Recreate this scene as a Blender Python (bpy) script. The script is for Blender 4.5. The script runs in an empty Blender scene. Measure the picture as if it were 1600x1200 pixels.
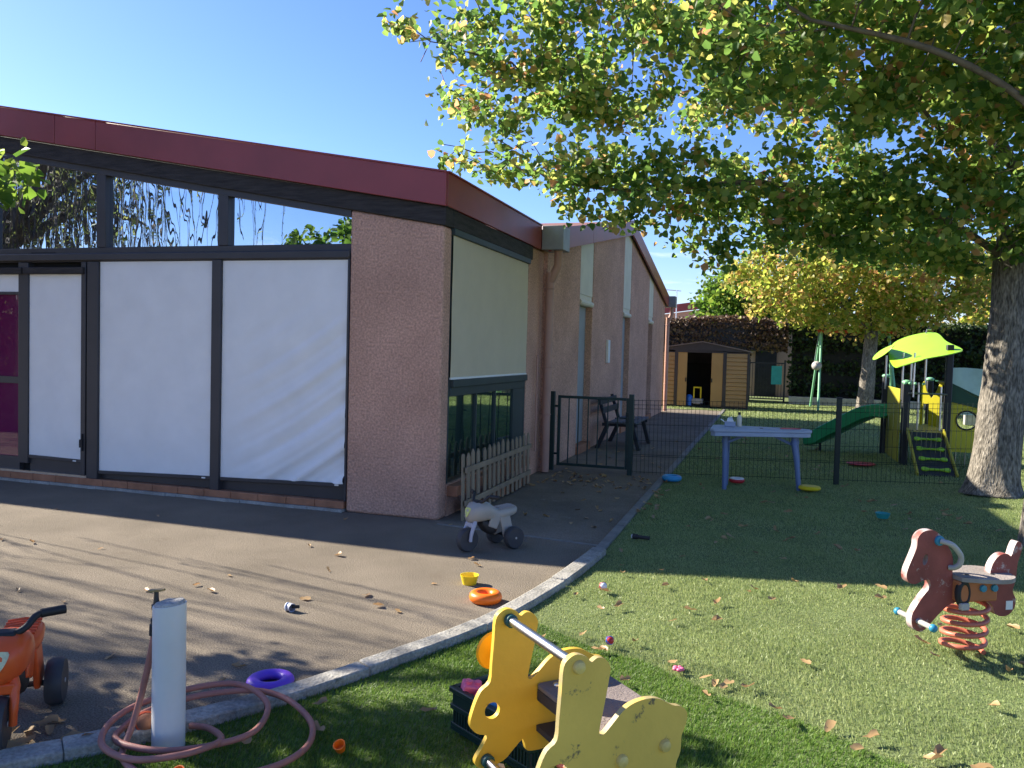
import bpy, bmesh, math, random
import numpy as np
from mathutils import Vector, Matrix
from mathutils.geometry import tessellate_polygon
random.seed(7); rng = np.random.default_rng(7)
R = math.radians
scn = bpy.context.scene
col = scn.collection

# ------------------------------------------------------------------ camera, sky, sun, exposure
CAM = Vector((2.797, -6.764, 1.55)); PITCH, ROLL, YAW = R(2.377), R(1.532), R(17.5)
fw = Vector((-math.sin(YAW), math.cos(YAW), 0)); rt = Vector((math.cos(YAW), math.sin(YAW), 0)); zz = Vector((0, 0, 1))
fwd = fw*math.cos(PITCH) - zz*math.sin(PITCH); up = fw*math.sin(PITCH) + zz*math.cos(PITCH)
right = rt*math.cos(ROLL) + up*math.sin(ROLL); up2 = up*math.cos(ROLL) - rt*math.sin(ROLL)
cam = bpy.data.cameras.new('camera'); cam_o = bpy.data.objects.new('camera', cam); col.objects.link(cam_o)
cam_o.matrix_world = Matrix(((right.x, up2.x, -fwd.x, CAM.x), (right.y, up2.y, -fwd.y, CAM.y), (right.z, up2.z, -fwd.z, CAM.z), (0, 0, 0, 1)))
cam.sensor_width = 36; cam.lens = 28.8; cam.clip_end = 3000; cam.clip_start = .05
scn.camera = cam_o

SUN = Vector((-1.62, .255, 1)).normalized()
world = bpy.data.worlds.new('World'); scn.world = world; world.use_nodes = True
wn = world.node_tree; wn.nodes.clear()
sky = wn.nodes.new('ShaderNodeTexSky'); sky.sky_type = 'NISHITA'; sky.sun_disc = False
sky.sun_elevation = math.asin(SUN.z); sky.sun_rotation = math.atan2(SUN.x, SUN.y)
sky.air_density = 1.0; sky.dust_density = .3; sky.ozone_density = 10.0
bg = wn.nodes.new('ShaderNodeBackground'); bg.inputs[1].default_value = .09
out = wn.nodes.new('ShaderNodeOutputWorld')
# a few thin low clouds in the sky itself
tcw = wn.nodes.new('ShaderNodeTexCoord'); mpw = wn.nodes.new('ShaderNodeMapping'); mpw.inputs['Scale'].default_value = (2.2, 2.2, 16)
nzw = wn.nodes.new('ShaderNodeTexNoise'); nzw.inputs['Scale'].default_value = 2.3; nzw.inputs['Detail'].default_value = 7; nzw.inputs['Roughness'].default_value = .6
rpw = wn.nodes.new('ShaderNodeValToRGB'); rpw.color_ramp.elements[0].position = .56; rpw.color_ramp.elements[1].position = .80
sep = wn.nodes.new('ShaderNodeSeparateXYZ'); mr = wn.nodes.new('ShaderNodeMapRange'); mr.inputs[1].default_value = .24; mr.inputs[2].default_value = .05
mulw = wn.nodes.new('ShaderNodeMath'); mulw.operation = 'MULTIPLY'
mixw = wn.nodes.new('ShaderNodeMix'); mixw.data_type = 'RGBA'; mixw.inputs[7].default_value = (5.2, 5.3, 5.5, 1)
L = wn.links.new
L(tcw.outputs['Generated'], mpw.inputs[0]); L(mpw.outputs[0], nzw.inputs[0]); L(nzw.outputs[0], rpw.inputs[0])
L(tcw.outputs['Generated'], sep.inputs[0]); L(sep.outputs[2], mr.inputs[0]); L(mr.outputs[0], mulw.inputs[0]); L(rpw.outputs[0], mulw.inputs[1])
hsw = wn.nodes.new('ShaderNodeHueSaturation'); hsw.inputs['Saturation'].default_value = 1.04; hsw.inputs['Value'].default_value = 1.0
tnw = wn.nodes.new('ShaderNodeMix'); tnw.data_type = 'RGBA'; tnw.blend_type = 'MULTIPLY'; tnw.inputs[0].default_value = 1; tnw.inputs[7].default_value = (.97, .665, .60, 1)
gmw = wn.nodes.new('ShaderNodeGamma'); gmw.inputs[1].default_value = 1.15; L(sky.outputs[0], gmw.inputs[0]); L(gmw.outputs[0], tnw.inputs[6]); L(tnw.outputs[2], hsw.inputs['Color']); L(mulw.outputs[0], mixw.inputs[0]); L(hsw.outputs[0], mixw.inputs[6]); L(mixw.outputs[2], bg.inputs[0]); L(bg.outputs[0], out.inputs[0])

sun = bpy.data.lights.new('sun', 'SUN'); sun.energy = 4.0; sun.angle = R(.55); sun.color = (1, .92, .79)
sun_o = bpy.data.objects.new('sun', sun); col.objects.link(sun_o); sun_o.rotation_euler = SUN.to_track_quat('Z', 'Y').to_euler()
scn.view_settings.view_transform = 'Standard'; scn.view_settings.look = 'None'; scn.view_settings.gamma = 1
scn.view_settings.use_curve_mapping = False; scn.view_settings.exposure = 1.82

# ------------------------------------------------------------------ helpers
def gz(x, y):
    t = min(max((y-6)/6, 0), 1); t = 1 - t*t*(3-2*t)
    return .037*min(max(x-1.6, 0), 5.5)*t
def gza(x, y):
    t = np.clip((y-6)/6, 0, 1); t = 1 - t*t*(3-2*t)
    return .037*np.clip(x-1.6, 0, 5.5)*t

def thing(name, label, cat, loc=(0, 0, 0), rotz=0, group=None):
    o = bpy.data.objects.new(name, None); col.objects.link(o); o.empty_display_size = .1
    o.location = loc; o.rotation_euler = (0, 0, rotz)
    return tag(o, label, cat, group)
def tag(o, label=None, cat=None, group=None, kind=None):
    if label: o['label'] = label
    if cat: o['category'] = cat
    if group: o['group'] = group
    if kind: o['kind'] = kind
    return o
def origin_of(p):
    v = Vector((0, 0, 0))
    while p is not None:
        v += Vector(p.location); p = p.parent
    return v
def frame_mat(o, x, y, z): return Matrix(((x[0], y[0], z[0], o[0]), (x[1], y[1], z[1], o[1]), (x[2], y[2], z[2], o[2]), (0, 0, 0, 1)))

class B:
    """collects shapes; build() links them as ONE mesh object. Coordinates are world coordinates unless local=True"""
    def __init__(s): s.v = []; s.f = []
    def add(s, vs, fs, m=None):
        n = len(s.v)
        s.v += [tuple(m @ Vector(v)) if m else tuple(v) for v in vs]
        s.f += [tuple(n+i for i in f) for f in fs]; return s
    def box(s, x0, x1, y0, y1, z0, z1, m=None):
        return s.add([(x0, y0, z0), (x1, y0, z0), (x1, y1, z0), (x0, y1, z0), (x0, y0, z1), (x1, y0, z1), (x1, y1, z1), (x0, y1, z1)],
                     [(3, 2, 1, 0), (4, 5, 6, 7), (0, 1, 5, 4), (1, 2, 6, 5), (2, 3, 7, 6), (3, 0, 4, 7)], m)
    def bar(s, p0, p1, w, t, upv=(0, 0, 1)):
        p0, p1 = Vector(p0), Vector(p1); d = p1-p0; l = d.length; d.normalize()
        u = Vector(upv); x = d.cross(u)
        if x.length < 1e-4: x = d.cross(Vector((1, 0, 0)))
        x.normalize(); y = x.cross(d)
        return s.box(-w/2, w/2, -t/2, t/2, 0, l, frame_mat(p0, x, y, d))
    def tube(s, pts, r, n=10, closed=False, caps=True):
        pts = [Vector(p) for p in pts]; k = len(pts); rs = r if isinstance(r, (list, tuple)) else [r]*k
        vs = []; ref = None
        for i, p in enumerate(pts):
            a = pts[(i-1) % k] if (closed or i > 0) else p; b = pts[(i+1) % k] if (closed or i < k-1) else p
            d = (b-a).normalized()
            if ref is None:
                ref = d.cross(Vector((0, 0, 1)));
                if ref.length < .05: ref = d.cross(Vector((1, 0, 0)))
            ref = (ref - d*ref.dot(d)).normalized(); w = d.cross(ref)
            for j in range(n):
                t = 2*math.pi*j/n; vs.append(p + (ref*math.cos(t) + w*math.sin(t))*rs[i])
        fs = []
        for i in range(k if closed else k-1):
            for j in range(n):
                a = i*n+j; b = i*n+(j+1) % n; c = ((i+1) % k)*n+(j+1) % n; d = ((i+1) % k)*n+j; fs.append((a, b, c, d))
        if caps and not closed: fs += [tuple(range(n-1, -1, -1)), tuple((k-1)*n+j for j in range(n))]
        return s.add(vs, fs)
    def lathe(s, prof, n=24, m=None, closed=False):
        vs = []; fs = []; k = len(prof)
        for r, z in prof:
            for j in range(n): t = 2*math.pi*j/n; vs.append((r*math.cos(t), r*math.sin(t), z))
        for i in range(k if closed else k-1):
            for j in range(n):
                i2 = (i+1) % k; fs.append((i*n+j, i*n+(j+1) % n, i2*n+(j+1) % n, i2*n+j))
        if not closed:
            if prof[0][0] > 1e-5: fs.append(tuple(range(n-1, -1, -1)))
            if prof[-1][0] > 1e-5: fs.append(tuple((k-1)*n+j for j in range(n)))
        return s.add(vs, fs, m)
    def torus(s, c, RR, r, n=28, k=12, sz=1.0, m=None):
        prof = [(RR+r*math.cos(2*math.pi*i/k), r*sz*math.sin(2*math.pi*i/k)) for i in range(k)]
        return s.lathe(prof, n, (m if m else Matrix.Translation(c)), closed=True)
    def ball(s, c, r, n=14, k=9, sc=(1, 1, 1)):
        prof = [(max(r*math.sin(math.pi*i/k), 0), -r*math.cos(math.pi*i/k)) for i in range(k+1)]
        return s.lathe(prof, n, Matrix.Translation(c) @ Matrix.Diagonal((*sc, 1)))
    def plate(s, outline, t, m, holes=()):
        """flat plate: outline in local xy, thickness t along local z (centred)"""
        loops = [list(outline)] + [list(h) for h in holes]
        flat = [p for lp in loops for p in lp]; n = len(flat)
        tri = tessellate_polygon([[Vector((p[0], p[1], 0)) for p in lp] for lp in loops])
        vs = [(p[0], p[1], -t/2) for p in flat] + [(p[0], p[1], t/2) for p in flat]
        fs = []
        for a, b, c in tri:
            ar = (flat[b][0]-flat[a][0])*(flat[c][1]-flat[a][1]) - (flat[b][1]-flat[a][1])*(flat[c][0]-flat[a][0])
            if ar < 0: b, c = c, b
            fs += [(a+n, b+n, c+n), (c, b, a)]
        o = 0
        for li, lp in enumerate(loops):
            k = len(lp); area = sum(lp[i][0]*lp[(i+1) % k][1]-lp[(i+1) % k][0]*lp[i][1] for i in range(k))
            ccw = (area > 0) == (li == 0)
            for i in range(k):
                a, b = o+i, o+(i+1) % k
                fs.append((a, b, b+n, a+n) if ccw else (b, a, a+n, b+n))
            o += k
        return s.add(vs, fs, m)
    def build(s, name, mat, parent=None, smooth=False, bevel=0, seg=2, local=False, sub=0, ang=38, label=None, kind=None):
        o0 = Vector((0, 0, 0)) if local else origin_of(parent)
        me = bpy.data.meshes.new(name)
        me.from_pydata([(v[0]-o0.x, v[1]-o0.y, v[2]-o0.z) for v in s.v], [], s.f); me.update()
        o = bpy.data.objects.new(name, me); col.objects.link(o); o.parent = parent
        me.materials.append(mat)
        if smooth or bevel:
            me.polygons.foreach_set('use_smooth', [True]*len(me.polygons)); me.set_sharp_from_angle(angle=R(ang))
        if bevel:
            b = o.modifiers.new('bevel', 'BEVEL'); b.width = bevel; b.segments = seg; b.limit_method = 'ANGLE'; b.angle_limit = R(40); b.harden_normals = False
        if sub:
            m = o.modifiers.new('sub', 'SUBSURF'); m.levels = sub; m.render_levels = sub
        if label: o['label'] = label
        if kind: o['kind'] = kind
        return o
def solo(b, name, mat, label, cat, loc=(0, 0, 0), group=None, kind=None, **k):
    """a thing that is one mesh, its origin at loc"""
    b.v = [(v[0]-loc[0], v[1]-loc[1], v[2]-loc[2]) for v in b.v]
    o = b.build(name, mat, None, **k); o.location = loc
    return tag(o, label, cat, group, kind)
def structure(b, name, mat, **k):
    o = b.build(name, mat, None, **k); o['kind'] = 'structure'; return o
def circle(cx, cy, r, n=20, a0=0): return [(cx+r*math.cos(a0+2*math.pi*i/n), cy+r*math.sin(a0+2*math.pi*i/n)) for i in range(n)]
def smooth_path(pts, k=6, closed=False):
    P = [Vector(p) for p in pts]; n = len(P); res = []
    rngi = range(n if closed else n-1)
    for i in rngi:
        p0 = P[(i-1) % n] if (closed or i > 0) else P[i]; p1 = P[i]; p2 = P[(i+1) % n]; p3 = P[(i+2) % n] if (closed or i+2 < n) else P[i+1]
        for j in range(k):
            t = j/k; res.append(.5*((2*p1)+(-p0+p2)*t+(2*p0-5*p1+4*p2-p3)*t*t+(-p0+3*p1-3*p2+p3)*t*t*t))
    if not closed: res.append(P[-1])
    return res
def smooth_outline(pts, k=4): return [(p.x, p.y) for p in smooth_path([(a, b, 0) for a, b in pts], k, True)]

def np_mesh(name, V, loops, per, mat, parent=None, smooth=False):
    me = bpy.data.meshes.new(name); nl = len(loops); nf = nl//per
    V = np.asarray(V, np.float32)
    me.vertices.add(len(V)); me.vertices.foreach_set('co', V.ravel())
    me.loops.add(nl); me.loops.foreach_set('vertex_index', np.asarray(loops, np.int32).ravel())
    me.polygons.add(nf); me.polygons.foreach_set('loop_start', np.arange(0, nl, per, dtype=np.int32))
    me.update(calc_edges=True)
    if smooth: me.polygons.foreach_set('use_smooth', [True]*nf)
    me.materials.append(mat)
    o = bpy.data.objects.new(name, me); col.objects.link(o); o.parent = parent
    return o

# ------------------------------------------------------------------ materials
def mat(name, c, rough=.6, var=.12, scale=6, bump=0, bscale=60, metal=0, spec=.4, c2=None, fine=0, detail=5, stretch=None, coat=0, dirt=None, edge=None):
    m = bpy.data.materials.new(name); m.use_nodes = True; nt = m.node_tree; N = nt.nodes; K = nt.links.new
    p = N['Principled BSDF']; p.inputs['Roughness'].default_value = rough; p.inputs['Metallic'].default_value = metal
    p.inputs['Specular IOR Level'].default_value = spec
    if coat: p.inputs['Coat Weight'].default_value = coat; p.inputs['Coat Roughness'].default_value = .12
    g = N.new('ShaderNodeNewGeometry'); vec = g.outputs['Position']
    if stretch:
        mp = N.new('ShaderNodeMapping'); mp.inputs['Scale'].default_value = stretch; K(vec, mp.inputs[0]); vec = mp.outputs[0]
    nz = N.new('ShaderNodeTexNoise'); nz.inputs['Scale'].default_value = scale; nz.inputs['Detail'].default_value = detail; nz.inputs['Roughness'].default_value = .6
    K(vec, nz.inputs['Vector'])
    rp = N.new('ShaderNodeValToRGB'); e = rp.color_ramp.elements; e[0].position = .3; e[1].position = .7
    if c2 is None: a = tuple(x*(1-var) for x in c); b = tuple(min(x*(1+var), 1) for x in c)
    else: a, b = c, c2
    e[0].color = (*a, 1); e[1].color = (*b, 1); K(nz.outputs[0], rp.inputs[0]); colr = rp.outputs[0]
    if fine:
        n2 = N.new('ShaderNodeTexNoise'); n2.inputs['Scale'].default_value = bscale; n2.inputs['Detail'].default_value = 3; K(vec, n2.inputs['Vector'])
        mrr = N.new('ShaderNodeMapRange'); mrr.inputs[1].default_value = .3; mrr.inputs[2].default_value = .7; mrr.inputs[3].default_value = 1-fine; mrr.inputs[4].default_value = 1+fine; K(n2.outputs[0], mrr.inputs[0])
        mx = N.new('ShaderNodeMix'); mx.data_type = 'RGBA'; mx.blend_type = 'MULTIPLY'; mx.inputs[0].default_value = 1; K(colr, mx.inputs[6]); K(mrr.outputs[0], mx.inputs[7]); colr = mx.outputs[2]
    if dirt:
        n3 = N.new('ShaderNodeTexNoise'); n3.inputs['Scale'].default_value = dirt[1]; n3.inputs['Detail'].default_value = 8; n3.inputs['Roughness'].default_value = .75; K(vec, n3.inputs['Vector'])
        r3 = N.new('ShaderNodeValToRGB'); r3.color_ramp.elements[0].position = dirt[2]; r3.color_ramp.elements[1].position = dirt[2]+.06; K(n3.outputs[0], r3.inputs[0])
        mx2 = N.new('ShaderNodeMix'); mx2.data_type = 'RGBA'; K(r3.outputs[0], mx2.inputs[0]); K(colr, mx2.inputs[6]); mx2.inputs[7].default_value = (*dirt[0], 1); colr = mx2.outputs[2]
    if edge:
        dn = N.new('ShaderNodeVectorMath'); dn.operation = 'DOT_PRODUCT'; dn.inputs[1].default_value = edge[1]; K(g.outputs['Normal'], dn.inputs[0]); ab = N.new('ShaderNodeMath'); ab.operation = 'ABSOLUTE'; K(dn.outputs['Value'], ab.inputs[0])
        re = N.new('ShaderNodeMapRange'); re.inputs[1].default_value = .97; re.inputs[2].default_value = .80; K(ab.outputs[0], re.inputs[0])
        ne = N.new('ShaderNodeTexNoise'); ne.inputs['Scale'].default_value = 14; ne.inputs['Detail'].default_value = 5; K(g.outputs['Position'], ne.inputs['Vector'])
        me_ = N.new('ShaderNodeMapRange'); me_.inputs[1].default_value = .35; me_.inputs[2].default_value = .55; K(ne.outputs[0], me_.inputs[0])
        mm_ = N.new('ShaderNodeMath'); mm_.operation = 'MULTIPLY'; K(re.outputs[0], mm_.inputs[0]); K(me_.outputs[0], mm_.inputs[1])
        mx3 = N.new('ShaderNodeMix'); mx3.data_type = 'RGBA'; K(mm_.outputs[0], mx3.inputs[0]); K(colr, mx3.inputs[6]); mx3.inputs[7].default_value = (*edge[0], 1); colr = mx3.outputs[2]
    K(colr, p.inputs['Base Color'])
    if bump:
        nb = N.new('ShaderNodeTexNoise'); nb.inputs['Scale'].default_value = bscale; nb.inputs['Detail'].default_value = 4; K(vec, nb.inputs['Vector'])
        bp = N.new('ShaderNodeBump'); bp.inputs['Strength'].default_value = bump; bp.inputs['Distance'].default_value = .01; K(nb.outputs[0], bp.inputs['Height']); K(bp.outputs[0], p.inputs['Normal'])
    return m

def leaf_mat(name, ramp, trans=.55, rough=.45, noise=1.2, gloss=.3):
    m = bpy.data.materials.new(name); m.use_nodes = True; nt = m.node_tree; N = nt.nodes; K = nt.links.new
    p = N['Principled BSDF']; p.inputs['Roughness'].default_value = rough; p.inputs['Specular IOR Level'].default_value = gloss
    g = N.new('ShaderNodeNewGeometry'); nz = N.new('ShaderNodeTexNoise'); nz.inputs['Scale'].default_value = noise; nz.inputs['Detail'].default_value = 3
    K(g.outputs['Position'], nz.inputs['Vector'])
    a = N.new('ShaderNodeMapRange'); a.inputs[1].default_value = .25; a.inputs[2].default_value = .75; a.inputs[3].default_value = -.2; a.inputs[4].default_value = .2; K(nz.outputs[0], a.inputs[0])
    ad = N.new('ShaderNodeMath'); ad.operation = 'ADD'; K(g.outputs['Random Per Island'], ad.inputs[0]); K(a.outputs[0], ad.inputs[1])
    rp = N.new('ShaderNodeValToRGB'); el = rp.color_ramp.elements
    while len(el) > 1: el.remove(el[-1])
    el[0].position = ramp[0][0]; el[0].color = (*ramp[0][1], 1)
    for ps, c in ramp[1:]: e = el.new(ps); e.color = (*c, 1)
    K(ad.outputs[0], rp.inputs[0]); K(rp.outputs[0], p.inputs['Base Color'])
    tr = N.new('ShaderNodeBsdfTranslucent'); hs = N.new('ShaderNodeHueSaturation'); hs.inputs['Value'].default_value = 2.1; hs.inputs['Saturation'].default_value = 1.0; hs.inputs['Hue'].default_value = .485
    K(rp.outputs[0], hs.inputs['Color']); K(hs.outputs[0], tr.inputs[0])
    mx = N.new('ShaderNodeMixShader'); mx.inputs[0].default_value = trans; K(p.outputs[0], mx.inputs[1]); K(tr.outputs[0], mx.inputs[2]); K(mx.outputs[0], N['Material Output'].inputs[0])
    return m

def fabric_mat(name, c, tr=.25):
    m = mat(name, c, .75, .04, 3, .15, 500, spec=.15); nt = m.node_tree; N = nt.nodes
    t = N.new('ShaderNodeBsdfTranslucent'); t.inputs[0].default_value = (*c, 1); mx = N.new('ShaderNodeMixShader'); mx.inputs[0].default_value = tr
    nt.links.new(N['Principled BSDF'].outputs[0], mx.inputs[1]); nt.links.new(t.outputs[0], mx.inputs[2]); nt.links.new(mx.outputs[0], N['Material Output'].inputs[0]); return m

def mirror_glass(name, tint, refl, dark, wav=.02, wscale=5):
    """coated sun-control glazing: part mirror, part dark room behind"""
    m = bpy.data.materials.new(name); m.use_nodes = True; nt = m.node_tree; N = nt.nodes; K = nt.links.new
    p = N['Principled BSDF']; p.inputs['Base Color'].default_value = (*dark, 1); p.inputs['Roughness'].default_value = .05
    gl = N.new('ShaderNodeBsdfGlossy'); gl.inputs['Color'].default_value = (*tint, 1); gl.inputs['Roughness'].default_value = .004
    g = N.new('ShaderNodeNewGeometry'); mp = N.new('ShaderNodeMapping'); mp.inputs['Scale'].default_value = (1, 1, .35); nz = N.new('ShaderNodeTexNoise'); nz.inputs['Scale'].default_value = wscale; nz.inputs['Detail'].default_value = 1
    K(g.outputs['Position'], mp.inputs[0]); K(mp.outputs[0], nz.inputs['Vector']); bp = N.new('ShaderNodeBump'); bp.inputs['Strength'].default_value = wav; bp.inputs['Distance'].default_value = .1; K(nz.outputs[0], bp.inputs['Height']); K(bp.outputs[0], gl.inputs['Normal'])
    mx = N.new('ShaderNodeMixShader'); mx.inputs[0].default_value = refl; K(p.outputs[0], mx.inputs[1]); K(gl.outputs[0], mx.inputs[2]); K(mx.outputs[0], N['Material Output'].inputs[0]); return m

M = {}
M['stucco'] = mat('stucco', (.56, .332, .24), .92, .16, 1.3, 1.6, 52, fine=.28, dirt=((.43, .27, .21), 1.7, .62), spec=.1)
M['fascia'] = mat('fascia_red_metal', (.27, .042, .042), .38, .16, 1.5, .05, 8, spec=.5, dirt=((.16, .06, .05), 3, .66))
M['beam'] = mat('beam_dark_timber', (.035, .03, .028), .8, .5, 4, .4, 40, stretch=(1, 1, 9))
M['alu'] = mat('frame_dark_aluminium', (.045, .042, .045), .45, .12, 3, spec=.45)
M['alu_green'] = mat('frame_green_grey', (.035, .05, .05), .5, .12, 3)
M['screen'] = fabric_mat('screen_white_fabric', (.93, .92, .89), .08)
M['screen_side'] = fabric_mat('screen_side_light_fabric', (.66, .575, .40), .12)  # same fabric as the front, with the side wall's warmer, dimmer light in its colour
M['brick'] = mat('terracotta_sill', (.36, .16, .085), .8, .25, 5, .3, 60)
M['concrete'] = mat('concrete', (.34, .33, .30), .9, .25, 5, .5, 90, fine=.2)
M['kerb'] = mat('kerb_concrete', (.33, .315, .275), .92, .35, 4, .7, 70, fine=.25, dirt=((.16, .15, .12), 7, .62))
M['asphalt'] = mat('asphalt_courtyard', (.205, .172, .13), .93, .2, 1.1, 1.0, 130, fine=.5, spec=.15, dirt=((.17, .14, .105), 1.6, .6))
M['path'] = mat('path_concrete', (.20, .168, .13), .93, .25, 1.3, .7, 110, fine=.28, spec=.15, dirt=((.25, .22, .185), 2.2, .6))
M['lightstrip'] = mat('edging_concrete', (.22, .21, .19), .9, .2, 6, .4, 90)
M['soil'] = mat('ground_earth', (.24, .21, .15), .95, .3, .3, .5, 10)
M['glass_high'] = mirror_glass('glass_clerestory', (.74, .82, .92), .8, (.02, .025, .03), .012, 6)
M['glass_low'] = mirror_glass('glass_side', (.62, .78, .72), .38, (.012, .03, .027), .01)
M['glass_door'] = mirror_glass('glass_door', (.8, .8, .8), .12, (.14, .006, .07), .01)
M['white'] = mat('white_paint', (.78, .78, .74), .55, .05, 4)
M['panel_white'] = mat('white_wall_panel', (.68, .62, .48), .7, .08, 3)
M['panel_grey'] = mat('grey_shutter', (.30, .31, .30), .7, .08, 3)
M['zinc'] = mat('zinc_gutter', (.30, .31, .32), .5, .2, 4, metal=.4)
M['pipe'] = mat('downpipe_pink', (.44, .255, .19), .6, .1, 3)
M['roof'] = mat('roof_sheet', (.22, .1, .08), .8, .2, 2)
M['green_metal'] = mat('gate_green_metal', (.012, .035, .032), .42, .12, 6)
M['black_green'] = mat('fence_dark_green', (.008, .02, .017), .45, .12, 6)
M['picket'] = mat('picket_weathered_wood', (.27, .205, .13), .85, .25, 6, .4, 60, stretch=(1, 1, .15))
M['bench'] = mat('bench_dark', (.022, .024, .032), .6, .3, 5)
M['bench_seat'] = mat('bench_grey_slat', (.09, .09, .10), .6, .3, 5)
M['shed'] = mat('shed_ochre_steel', (.42, .25, .085), .6, .08, 2)
M['shed_trim'] = mat('shed_brown_trim', (.055, .045, .04), .55, .15, 3)
M['shed_roof'] = mat('shed_roof_brown', (.2, .15, .12), .5, .15, 3)
M['dark'] = mat('dark_interior', (.012, .012, .012), .9, .2, 2)
M['bark'] = mat('linden_bark', (.20, .18, .15), .95, .5, 18, 2.6, 60, fine=.6, stretch=(1, 1, .25), spec=.1, dirt=((.33, .34, .28), 5, .68))
M['branch'] = mat('branch_bark', (.15, .125, .10), .95, .3, 9, .5, 50)
M['yellow'] = mat('bunny_yellow_board', (.68, .44, .05), .5, .1, 3, .08, 60, spec=.35, dirt=((.2, .15, .07), 9, .66))
M['yellow_worn'] = mat('bunny_yellow_worn_board', (.76, .49, .10), .52, .12, 3, .1, 60, spec=.3, dirt=((.15, .115, .075), 11, .585), edge=((.42, .34, .15), (.699, -.715, 0)))
M['steel'] = mat('brushed_steel', (.62, .62, .62), .28, .08, 30, metal=1)
M['cap_green'] = mat('cap_dark_green', (.02, .09, .085), .45)
M['bolt'] = mat('bolt_cap_yellow', (.72, .52, .17), .45, .15, 30)
M['seat'] = mat('seat_grey_board', (.20, .165, .15), .8, .15, 8, .6, 120)
M['seat_edge'] = mat('seat_dark_bracket', (.045, .042, .05), .6)
M['horse'] = mat('horse_faded_red', (.27, .07, .056), .6, .35, 4, .15, 40, dirt=((.46, .37, .33), 7, .57), spec=.3, edge=((.46, .40, .38), (.485, -.875, 0)))
M['horse_edge'] = mat('horse_orange_plate', (.42, .14, .05), .6)
M['horse_seat'] = mat('horse_grey_seat', (.28, .245, .215), .85, .2, 7, .5, 90)
M['spring'] = mat('spring_coral_paint', (.50, .14, .085), .45, .15, 8)
M['blue_cap'] = mat('cap_blue', (.03, .23, .36), .4)
M['handle_grey'] = mat('handle_pale_plastic', (.40, .375, .345), .5, .15, 6)
M['rubber'] = mat('black_rubber', (.02, .02, .021), .6, .2, 8)
M['tyre'] = mat('tyre_grey_plastic', (.045, .046, .05), .55, .2, 8)
M['orange'] = mat('orange_plastic', (.72, .10, .02), .35, .06, 4, spec=.45)
M['grey_plastic'] = mat('grey_plastic', (.33, .315, .28), .4, .1, 4, spec=.45)
M['silver_plastic'] = mat('silver_plastic', (.38, .40, .47), .4, .1, 4)
M['sticker'] = mat('pale_sticker', (.62, .62, .40), .5, .3, 30)
M['lime_sticker'] = mat('yellow_green_sticker', (.55, .62, .18), .4, .2, 30)
M['pvc'] = mat('white_pvc', (.66, .67, .65), .4, .06, 3, spec=.4, dirt=((.33, .32, .28), 7, .72))
M['hose'] = mat('hose_terracotta', (.36, .155, .12), .55, .15, 10)
M['brass'] = mat('old_brass', (.33, .26, .15), .45, .25, 20, metal=.8)
M['brass_dark'] = mat('tap_dark_metal', (.07, .065, .06), .45, .2, 20, metal=.5)
M['purple'] = mat('purple_plastic', (.16, .06, .55), .4)
M['yellow_p'] = mat('yellow_plastic', (.80, .60, .02), .4)
M['amber'] = mat('amber_plastic', (.78, .38, .015), .4)
M['orange_ring'] = mat('orange_foam', (.85, .17, .01), .4)
M['blue_ring'] = mat('blue_foam', (.05, .33, .62), .4)
M['red'] = mat('red_plastic', (.55, .03, .035), .4)
M['pink'] = mat('pink_plastic', (.80, .16, .28), .4)
M['pink_red'] = mat('crimson_plastic', (.72, .04, .12), .4)
M['blue'] = mat('blue_plastic', (.03, .17, .62), .35)
M['teal'] = mat('teal_plastic', (.03, .30, .28), .4)
M['crate'] = mat('crate_dark_green', (.008, .028, .024), .38, .1, 6, spec=.5)
M['table'] = mat('table_pale_blue', (.34, .40, .52), .5, .1, 4, spec=.4)
M['table_leg'] = mat('table_blue_leg', (.13, .19, .34), .45, .1, 4)
M['lime'] = mat('lime_board', (.30, .58, .03), .42, .05, 3, spec=.4)
M['play_yellow'] = mat('play_yellow_board', (.62, .55, .03), .45, .06, 3)
M['play_olive'] = mat('play_olive_board', (.40, .36, .03), .5, .06, 3)
M['play_post'] = mat('play_post_dark', (.025, .026, .03), .5, .1, 4)
M['play_green'] = mat('slide_green', (.03, .32, .13), .35, .08, 3, spec=.5)
M['play_dkgreen'] = mat('play_dark_green_board', (.012, .075, .04), .45)
M['swing_green'] = mat('swing_pale_green', (.22, .50, .28), .45)
M['swing_red'] = mat('swing_orange_red', (.6, .09, .03), .5)
M['tealnet'] = mat('windbreak_pale_teal', (.32, .45, .43), .8, .12, 3)
M['far_wall'] = mat('far_house_wall', (.48, .33, .26), .85, .08, 2)
M['far_roof'] = mat('far_house_red_fascia', (.26, .05, .05), .6, .1, 2)
M['paving'] = mat('pale_paving', (.55, .52, .46), .9, .1, 2)
M['clear_white'] = mat('white_card', (.75, .77, .80), .5)
LINDEN = [(.0, (.05, .12, .03)), (.35, (.09, .178, .038)), (.62, (.17, .26, .055)), (.88, (.30, .335, .085)), (.965, (.40, .31, .09)), (1.0, (.38, .22, .10))]
AUTUMN = [(.0, (.10, .17, .025)), (.4, (.22, .28, .045)), (.7, (.34, .33, .07)), (.9, (.40, .30, .10)), (1., (.36, .21, .08))]
M['leaf'] = leaf_mat('linden_leaf', LINDEN)
M['leaf_autumn'] = leaf_mat('linden_leaf_turning', AUTUMN, noise=.6)
M['leaf_bright'] = leaf_mat('fresh_green_leaf', [(0, (.04, .10, .014)), (.6, (.08, .16, .02)), (1, (.13, .19, .03))])
M['leaf_willow'] = leaf_mat('willow_leaf', [(0, (.10, .16, .04)), (1, (.26, .28, .08))])
M['leaf_ivy'] = leaf_mat('ivy_leaf', [(0, (.012, .03, .008)), (.7, (.025, .05, .012)), (1, (.05, .08, .02))], trans=.2)
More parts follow.
